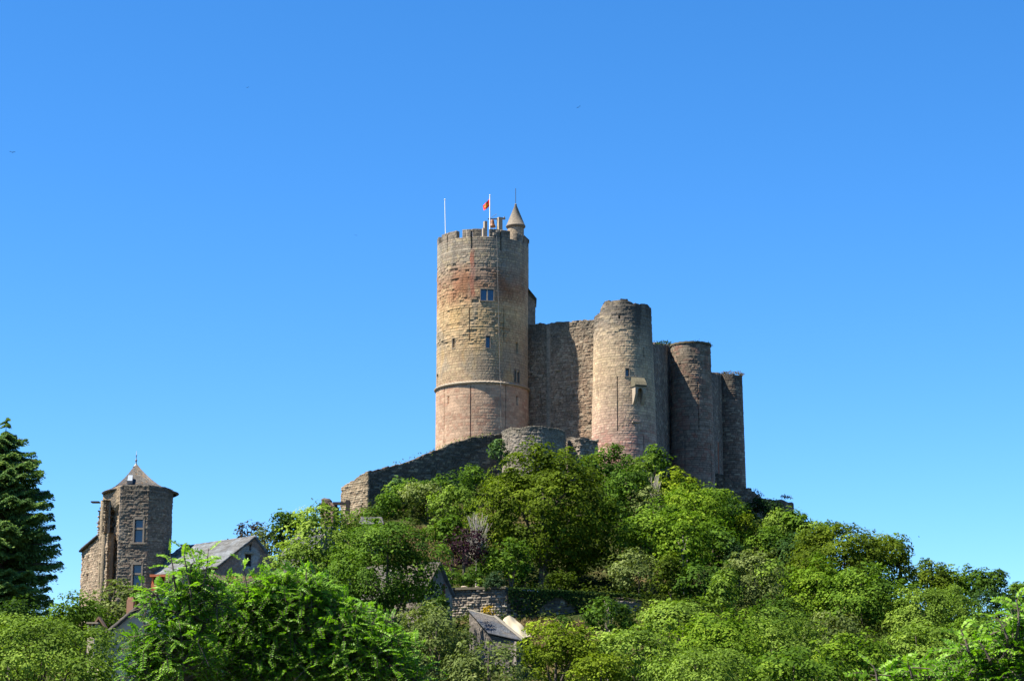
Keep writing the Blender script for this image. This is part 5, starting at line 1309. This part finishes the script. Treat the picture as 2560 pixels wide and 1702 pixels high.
# ------------------------------------------------------------------ conifer at the left edge
def conifer(x, ytop, prof, Y, label, seed):
    rg = RGB(seed)
    tp_ = at(x, ytop, Y); g = gz(tp_[0], tp_[1])
    o = thing('conifer_tree', (tp_[0], tp_[1], g), label, 'conifer')
    zs = [at(x, y, Y)[2] for y, _ in prof][::-1]; rs = [mpx(r_, Y) for _, r_ in prof][::-1]
    q = MB(); Ps = []; Ns = []; Ts = []; tt = []
    q.tube([(tp_[0], tp_[1], g - .4), (tp_[0], tp_[1], (g + tp_[2]) / 2), tuple(tp_)], [.34, .2, .02], 8)
    z_ = tp_[2] - .1
    while z_ > zs[0]:
        rr = np.interp(z_, zs, rs)
        nb = 7 + int(min(7, rr * 2.4))
        for b_ in range(nb):
            a = rg.rand() * 6.283; L = rr * (.48 + .64 * rg.rand() ** .8); zz_ = z_ + rg.randn() * .3
            d = np.array([math.cos(a), math.sin(a), 0])
            t_ = np.linspace(0, 1, 7)
            pts = np.stack([tp_[0] + d[0] * L * t_, tp_[1] + d[1] * L * t_, zz_ + L * (.10 * t_ - .42 * t_ ** 1.6 + .24 * t_ ** 4)], -1)
            q.tube([pts[0], pts[3], pts[6]], [.045, .03, .008], 4, False)
            side = np.array([-d[1], d[0], 0]); tn = rg.rand()
            m_ = int(80 + 190 * L)
            s_ = .18 + .85 * rg.rand(m_) ** .8
            base = np.stack([np.interp(s_, t_, pts[:, k]) for k in range(3)], -1)
            wd = (.10 + .30 * L ** .5 * (1 - np.abs(s_ - .6)) ) * rg.randn(m_) * .55
            P = base + side * wd[:, None] + np.stack([0 * s_, 0 * s_, -np.abs(wd) * .45 - .12 * rg.rand(m_) + .06], -1)
            Ps.append(P); Ns.append(np.array([0, 0, .75]) + rg.randn(m_, 3) * .55 + d * .6); Ts.append(d * .7 + side * np.sign(wd)[:, None] * .8 + np.array([0, 0, -.25]) + rg.randn(m_, 3) * .25)
            tt.append(np.clip(.48 + .35 * (tn - .5) + .15 * (s_ - .6) + .35 * (rg.rand(m_) - .5), 0, 1))
        z_ -= .26 + .13 * rg.rand()
    P = np.concatenate(Ps); rgL = .19 * (.7 + .6 * rg.rand(len(P)))
    V, Fq = leaves(P, np.concatenate(Ns), rgL, rgL * .38, rg, T=np.concatenate(Ts))
    mk('crown', V, Fq, LF['conifer'], o, tint=np.concatenate(tt))
    q.build('trunk', BARK, o)
conifer(14, 985, [(985, 3), (1010, 38), (1050, 72), (1100, 98), (1150, 112), (1200, 126), (1280, 138), (1340, 130), (1390, 105), (1450, 80)], 112, 'tall dark conifer at the left edge', 200)

# ------------------------------------------------------------------ locust trees close to the camera
def pinnate(base, d, nrm_, L, npair, rg, droop=.25):
    """one compound leaf: pairs of leaflets along a drooping stalk"""
    d = d / np.linalg.norm(d); side = np.cross(d, nrm_); side /= np.linalg.norm(side); nn_ = np.cross(side, d)
    s_ = np.linspace(.2, 1, npair)
    P0 = base + d * (L * s_)[:, None] - np.array([0, 0, 1.]) * (droop * L * s_ ** 2)[:, None]
    l_ = L * .20 * (1 - .35 * np.abs(s_ - .5) * 1.4) ; P = []; T = []; Nn = []; ls = []
    for sg in (-1, 1):
        t_ = side * sg + d * .28 - nn_ * .12 + rg.randn(npair, 3) * .10
        t_ /= np.linalg.norm(t_, axis=1)[:, None]
        P.append(P0 + t_ * (l_ * .52)[:, None]); T.append(t_); Nn.append(np.tile(nn_, (npair, 1)) + side * sg * .25 + rg.randn(npair, 3) * .22); ls.append(l_)
    P.append(P0[-1:] + d * l_[-1] * .6); T.append(d[None]); Nn.append(nn_[None]); ls.append(l_[-1:])
    return np.concatenate(P), np.concatenate(T), np.concatenate(Nn), np.concatenate(ls), P0
def hexleaves(P, Nn, L, W, T):
    n = len(P); Nn = norm(Nn); T = norm(T - (T * Nn).sum(-1, keepdims=True) * Nn); B = np.cross(Nn, T); L = L[:, None]; W = W[:, None]
    V = np.stack([P - T * L * .5, P - T * L * .2 + B * W * .45, P + T * L * .22 + B * W * .5, P + T * L * .5, P + T * L * .22 - B * W * .5, P - T * L * .2 - B * W * .45], 1).reshape(-1, 3)
    return V, np.arange(6 * n).reshape(n, 6)
def locust(label, Y, lobes, shoots, seed, leafL=.225, dens=1.25, yy=.5, basex=None, young=.12, group=None, limb=1.0):
    rg = RGB(seed)
    cs = [at(x, y, Y) for (x, y, _, _) in lobes]
    bx = at(basex if basex is not None else lobes[0][0], 1500, Y)
    g = gz(bx[0], Y + .3)
    o = thing('locust_tree', (bx[0], Y + .3, g), label, 'tree', group)
    LP, LT, LN, LL, LTi = [], [], [], [], []
    q = MB()
    def add(base, d, nrm_, L, ti):
        P, T, Nn, ls, P0 = pinnate(base, d, nrm_, L, 8 + rg.randint(3), rg, .15 + .3 * rg.rand())
        LP.append(P); LT.append(T); LN.append(Nn); LL.append(ls); LTi.append(np.clip(ti + .28 * (rg.rand(len(P)) - .5), 0, 1))
        q.tube([base, P0[len(P0) // 2], P0[-1]], [.004, .003, .002], 3, False)
    top = []
    for (x, y, hw, hh), c in zip(lobes, cs):
        rx, rz = mpx(hw, Y), mpx(hh, Y); ry = min(yy, rx)
        n = int(dens * 5.2 * rx * rz * math.pi / (.0125 * (leafL / .235) ** 2) / 6)
        for i in range(n):
            e = norm(rg.randn(3)); e[2] = abs(e[2]) if e[2] < -.5 else e[2]
            rr = (.62 + .38 * rg.rand() ** .5)
            tip = c + e * np.array([rx, ry, rz]) * rr
            out = norm(e * np.array([1, .8, .7]) + [0, 0, .45] + rg.randn(3) * .3)
            tl = .22 + .25 * rg.rand(); st = tip - out * tl
            q.tube([st - out * .15, st, tip], [.006, .005, .002], 4, False)
            ang = rg.rand() * 6.28; tn = rg.rand()
            for k in range(6):
                f_ = k / 5; ang += 2.4
                x_ = norm(np.cross(out, [0.3, .2, .93])); y_ = np.cross(out, x_)
                d = out * (.25 + .6 * f_) + (x_ * math.cos(ang) + y_ * math.sin(ang)) + np.array([0, 0, -.08])
                add(st + (tip - st) * f_, d, norm(np.array([-.2, -.15, 1.]) + out * .35 + rg.randn(3) * .2), leafL * (.75 + .45 * rg.rand()), .30 + .40 * tn)
        top.append(c)
    for (x0, y0, x1, y1, n) in shoots:
        a_ = at(x0, y0, Y - .25); b_ = at(x1, y1, Y - .25); ax_ = norm(b_ - a_)
        q.tube([a_, (a_ + b_) / 2 + [.01, 0, 0], b_], [.013, .009, .004], 5, False)
        ang = rg.rand() * 6
        for k in range(n):
            f_ = (k + .5) / n; ang += 2.5
            d = ax_ * (.25 + .75 * f_ ** 2) + np.array([math.cos(ang), .6 * math.sin(ang), .0]) * (1.05 - .35 * f_)
            add(a_ + (b_ - a_) * f_, d, norm(np.array([0, -.45, .8]) + rg.randn(3) * .2 + ax_ * .2), leafL * (1.4 - .55 * f_ ** 2), .55 + .35 * f_)
        top.append(a_)
    P = np.concatenate(LP); L = np.concatenate(LL)
    V, Fq = hexleaves(P, np.concatenate(LN), L, L * .43, np.concatenate(LT))
    mk('crown', V, Fq, LF['locust'], o, tint=np.concatenate(LTi))
    q.build('twigs', BARK, o)
    b0 = np.array([bx[0], Y + .3, g]); fk = np.array([bx[0], Y + .3, cs[0][2] - mpx(lobes[0][3], Y) * 1.0])
    m_ = MB(); m_.tube([b0 - [0, 0, .4], b0 * .5 + fk * .5 + [.06, 0, 0], fk], [.13 * limb, .11 * limb, .085 * limb], 8)
    for t_ in top:
        m_.tube([fk - [0, 0, .2], fk * .45 + np.array(t_) * .55 + [0, .1, -.05], np.array(t_)], [.06 * limb, .035 * limb, .010], 6, False)
    m_.build('trunk', BARK, o)
    return o
GLO = 'locust trees close to the camera'
locust('large feathery-leaved locust filling the bottom left, with upright shoots before the gabled house', 26,
       [(650, 1455, 200, 130), (800, 1495, 130, 115), (560, 1425, 110, 90), (700, 1375, 85, 65), (520, 1520, 170, 95), (640, 1550, 270, 70), (880, 1530, 90, 85), (620, 1370, 70, 55), (400, 1545, 100, 50), (960, 1560, 50, 40)],
       [(575, 1400, 556, 1285, 9), (700, 1380, 706, 1310, 6), (640, 1390, 652, 1330, 5)], 301, group=GLO, basex=640)
locust('narrower locust with tall leafy shoots before the octagonal tower', 25,
       [(430, 1395, 60, 75), (400, 1495, 105, 100), (345, 1385, 40, 32), (455, 1330, 38, 50), (345, 1480, 42, 70), (330, 1545, 50, 50), (500, 1380, 40, 45)],
       [(440, 1370, 418, 1255, 9), (470, 1340, 480, 1262, 6), (400, 1330, 392, 1275, 6), (360, 1370, 325, 1345, 5), (440, 1300, 448, 1290, 3)], 302, dens=.95, group=GLO, basex=420)
locust('bright locust at the bottom right corner with large yellow-green leaves', 17,
       [(2315, 1515, 66, 60), (2240, 1545, 66, 50), (2348, 1440, 28, 48), (2290, 1570, 90, 30)],
       [(2345, 1440, 2340, 1378, 5), (2230, 1500, 2212, 1448, 5), (2320, 1470, 2296, 1420, 4), (2280, 1520, 2250, 1470, 5)], 303, leafL=.21, dens=2.4, yy=.5, group=GLO, basex=2340, limb=.22)
locust('low locust spray at the bottom edge left of the bright corner locust', 18,
       [(2110, 1562, 62, 32), (2040, 1572, 50, 24)],
       [(2100, 1560, 2085, 1515, 5), (2140, 1560, 2150, 1520, 4), (2020, 1570, 2010, 1530, 4)], 304, leafL=.205, dens=2.4, yy=.5, group=GLO, basex=2150, limb=.22)

# ------------------------------------------------------------------ ground cover
rg = RGB(77)
n = 9500
ux = rg.rand(n) * 2 - 1; Yg = 80 + 165 * rg.rand(n); Xg = ux * (Yg * .27 + 3)
keepm = np.ones(n, bool)
Zg = ground(Xg, Yg)
def mask_out(x, y, Y, rx, ry):
    global keepm
    c = at(x, y, Y); keepm &= ((Xg - c[0]) / rx) ** 2 + ((Yg - c[1]) / ry) ** 2 > 1
mask_out(968, 1195, 189, 3.4, 5); mask_out(1275, 1440, 152, 6.0, 8); mask_out(1195, 1440, 147, 4, 6)
keepm &= np.hypot(Xg - KC[0], Yg - KC[1]) > 7
for T_ in (T2, T3, T4): keepm &= np.hypot(Xg - T_[0], Yg - T_[1]) > 4
Xg, Yg, Zg = Xg[keepm], Yg[keepm], Zg[keepm]
m_ = 62; k = len(Xg)
sz = (.55 + .9 * rg.rand(k) ** 2) * (1 + .25 * (Xg > 0))
off = rg.randn(k, m_, 3) * np.array([.55, .55, .30]); off[..., 2] = np.abs(off[..., 2]) * 1.5
P = np.stack([Xg, Yg, Zg], -1)[:, None] + off * sz[:, None, None]
Nn = norm(off) * .7 + np.array([0, 0, .6]) + rg.randn(k, m_, 3) * .5
L = (.0028 * np.broadcast_to(Yg[:, None], (k, m_)).ravel() * .52) * (.7 + .6 * rg.rand(k * m_))
V, Fq = leaves(P.reshape(-1, 3), Nn.reshape(-1, 3), L, L * .62, rg)
tn = np.clip((rg.rand(k)[:, None] * .7 + rg.rand(k, m_) * .4 - .05), 0, 1).ravel()
tag(mk('undergrowth', V, Fq, mat_leaf('undergrowth_leaves', (.010, .020, .003), (.028, .048, .006), (.065, .085, .014)), tint=tn, origin=(0, 150, 0)), kind='stuff')
bl = []
for (x, y, Y, rx, ry, cnt) in ((968, 1195, 189, 3.4, 5.5, 4200), (1275, 1440, 152, 5.5, 7.5, 4200), (1575, 1355, 166, 3.5, 3, 1200), (905, 1205, 187, 3, 3, 700)):
    c = at(x, y, Y); a = rg.rand(cnt) * 6.283; r_ = rg.rand(cnt) ** .5
    X_, Y_ = c[0] + rx * r_ * np.cos(a), c[1] + ry * r_ * np.sin(a)
    bl.append(np.stack([X_, Y_, ground(X_, Y_)], -1))
P = np.concatenate(bl); h_ = .25 + .4 * rg.rand(len(P)); P[:, 2] += h_ * .45
T = np.array([0, 0, 1.]) + rg.randn(len(P), 3) * .33; Nn = np.array([-.3, -.8, .2]) + rg.randn(len(P), 3) * .5
V, Fq = leaves(P, Nn, h_, .10 * (.6 + rg.rand(len(P))), rg, T=T)
tag(mk('dry_grass', V, Fq, LF['dry'], tint=rg.rand(len(P)), origin=(0, 150, 0)), kind='stuff')
# ivy over the shaded side of the terrace wall
c0 = t1 + [.05, .05, 0]; c1 = t2_
n = 4200; f_ = rg.rand(n) ** .9; drop = rg.rand(n) ** 2.2 * (1.3 + .9 * np.sin(f_ * 13)) * (f_ < .75) + rg.rand(n) * .3
wd_ = norm((c1 - c0) * [1, 1, 0]); wn = np.array([wd_[1], -wd_[0], 0])
P = c0 + (c1 - c0) * f_[:, None] + wn * (.08 + .16 * rg.rand(n))[:, None] - np.array([0, 0, 1.]) * drop[:, None] + [0, 0, .12]
P[:, 2] = np.where(drop < .25, t1[2] * (1 - f_) + t2_[2] * f_ + .1 * rg.rand(n) - .05, P[:, 2])
V, Fq = leaves(P, wn + rg.randn(n, 3) * .5 + [0, 0, .3], .22 * (.7 + .6 * rg.rand(n)), .15, rg)
tag(mk('ivy', V, Fq, LF['ivy'], tint=rg.rand(n), origin=(c0[0], c0[1], gz(c0[0], c0[1]))), 'dark ivy hanging over the shaded side of the terrace wall', 'ivy')
# ivy tufts and weeds on the ruined wall tops
def weeds(name, pts, label, seed, h=.35, n=260, sp='ivy', kind=None):
    rg_ = RGB(seed); pts = np.array(pts); f_ = rg_.rand(n) * (len(pts) - 1); i = f_.astype(int); g = (f_ - i)[:, None]
    cl = np.round(f_ * 4) / 4.0
    P = pts[i] * (1 - g) + pts[np.minimum(i + 1, len(pts) - 1)] * g + rg_.randn(n, 3) * np.array([.22, .22, .12]) + [0, 0, .06]
    V, Fq = leaves(P, rg_.randn(n, 3) + [0, -.4, .5], h * (.5 + rg_.rand(n)), .11, rg_, T=np.array([0, 0, 1.]) + rg_.randn(n, 3) * .6)
    tag(mk(name, V, Fq, LF[sp], tint=rg_.rand(n), origin=tuple(pts[0])), label if not kind else None, 'weeds' if not kind else None, None, kind)
weeds('wall_weeds', [at(x, y, Y) + [0, .3, 0] for x, y, Y in ((1513, 789, 240), (1530, 788, 253), (1546, 791, 265))], 'weeds along the crest of the shaded wall by the tall sunlit tower', 1, .22, 200)
weeds('wall_weeds', [(T3[0] + (T3R - .1) * math.sin(a), T3[1] - (T3R - .1) * math.cos(a), t3z(786)) for a in (.2, .9, 1.5, 1.9)], 'weeds on the right rim of the dark round tower', 2, .2, 90)
weeds('wall_weeds', [(T4[0] + (T4R - .1) * math.sin(a), T4[1] - (T4R - .1) * math.cos(a), t4z(858)) for a in (-1, -.3, .5, 1.2, 1.7)], 'yellowish moss and weeds capping the farthest round tower', 3, .28, 260, 'dry')
weeds('wall_weeds', [at(x, y, Y) + [0, .4, -.1] for x, y, Y in ((905, 1068, 206.2), (990, 1038, 208), (1060, 1009, 209.8), (1135, 996, 211.4))], 'weeds dotted along the top of the long rampart', 4, .2, 200, 'olive', 'stuff')
weeds('wall_weeds', [at(x, y, Y) + [0, .4, .1] for x, y, Y in ((1800, 1144, 287), (1822, 1147, 288.6))], 'dry tuft on the far right end of the outer wall', 5, .4, 90, 'dry')
weeds('wall_weeds', [at(x, y, Y) + [0, .4, 0] for x, y, Y in ((1738, 1126, 282.5), (1754, 1142, 284))], 'dark weeds on the broken step of the outer wall', 6, .3, 90)
# ------------------------------------------------------------------ swifts in the sky
def swift(x, y, Y, rot, span, label):
    c = at(x, y, Y); cg, sg = math.cos(rot), math.sin(rot)
    def w3(u, v, h): return (c[0] + (cg * u - sg * h) * span, c[1] + v * span, c[2] + (sg * u + cg * h) * span)
    V = [w3(*p_) for p_ in ((0, -.24, 0), (-.055, -.05, .02), (.055, -.05, .02), (0, -.05, -.05), (-.5, .14, .12), (.5, .14, .12), (-.28, -.06, .10), (.28, -.06, .10), (-.045, .08, .015), (.045, .08, .015), (0, .08, -.03),
                             (-.06, .3, .02), (.06, .3, .02), (0, .2, .01), (0, 0, .05))]
    f = [(0, 2, 14), (0, 14, 1), (0, 1, 3), (0, 3, 2), (1, 14, 8), (14, 9, 8), (14, 2, 9), (1, 8, 10), (1, 10, 3), (3, 10, 9), (3, 9, 2), (1, 6, 8), (6, 4, 8), (2, 9, 7), (7, 9, 5), (8, 13, 11), (8, 9, 13), (9, 12, 13), (8, 11, 10), (9, 10, 12), (10, 11, 13), (10, 13, 12)]
    m_ = MB(); m_.add(V, f); tag(m_.build('swift', BIRDM), label, 'bird', 'swifts flying in the sky')
swift(28, 351, 170, -.1, .62, 'small dark swift in the sky near the left edge')
swift(1333, 247, 180, .55, .5, 'small dark swift tilted in the sky above the keep')
swift(570, 202, 230, .2, .42, 'tiny dark swift highest in the sky, left of the keep')
swift(819, 542, 240, -.3, .42, 'tiny dark swift in the sky left of the keep battlements')
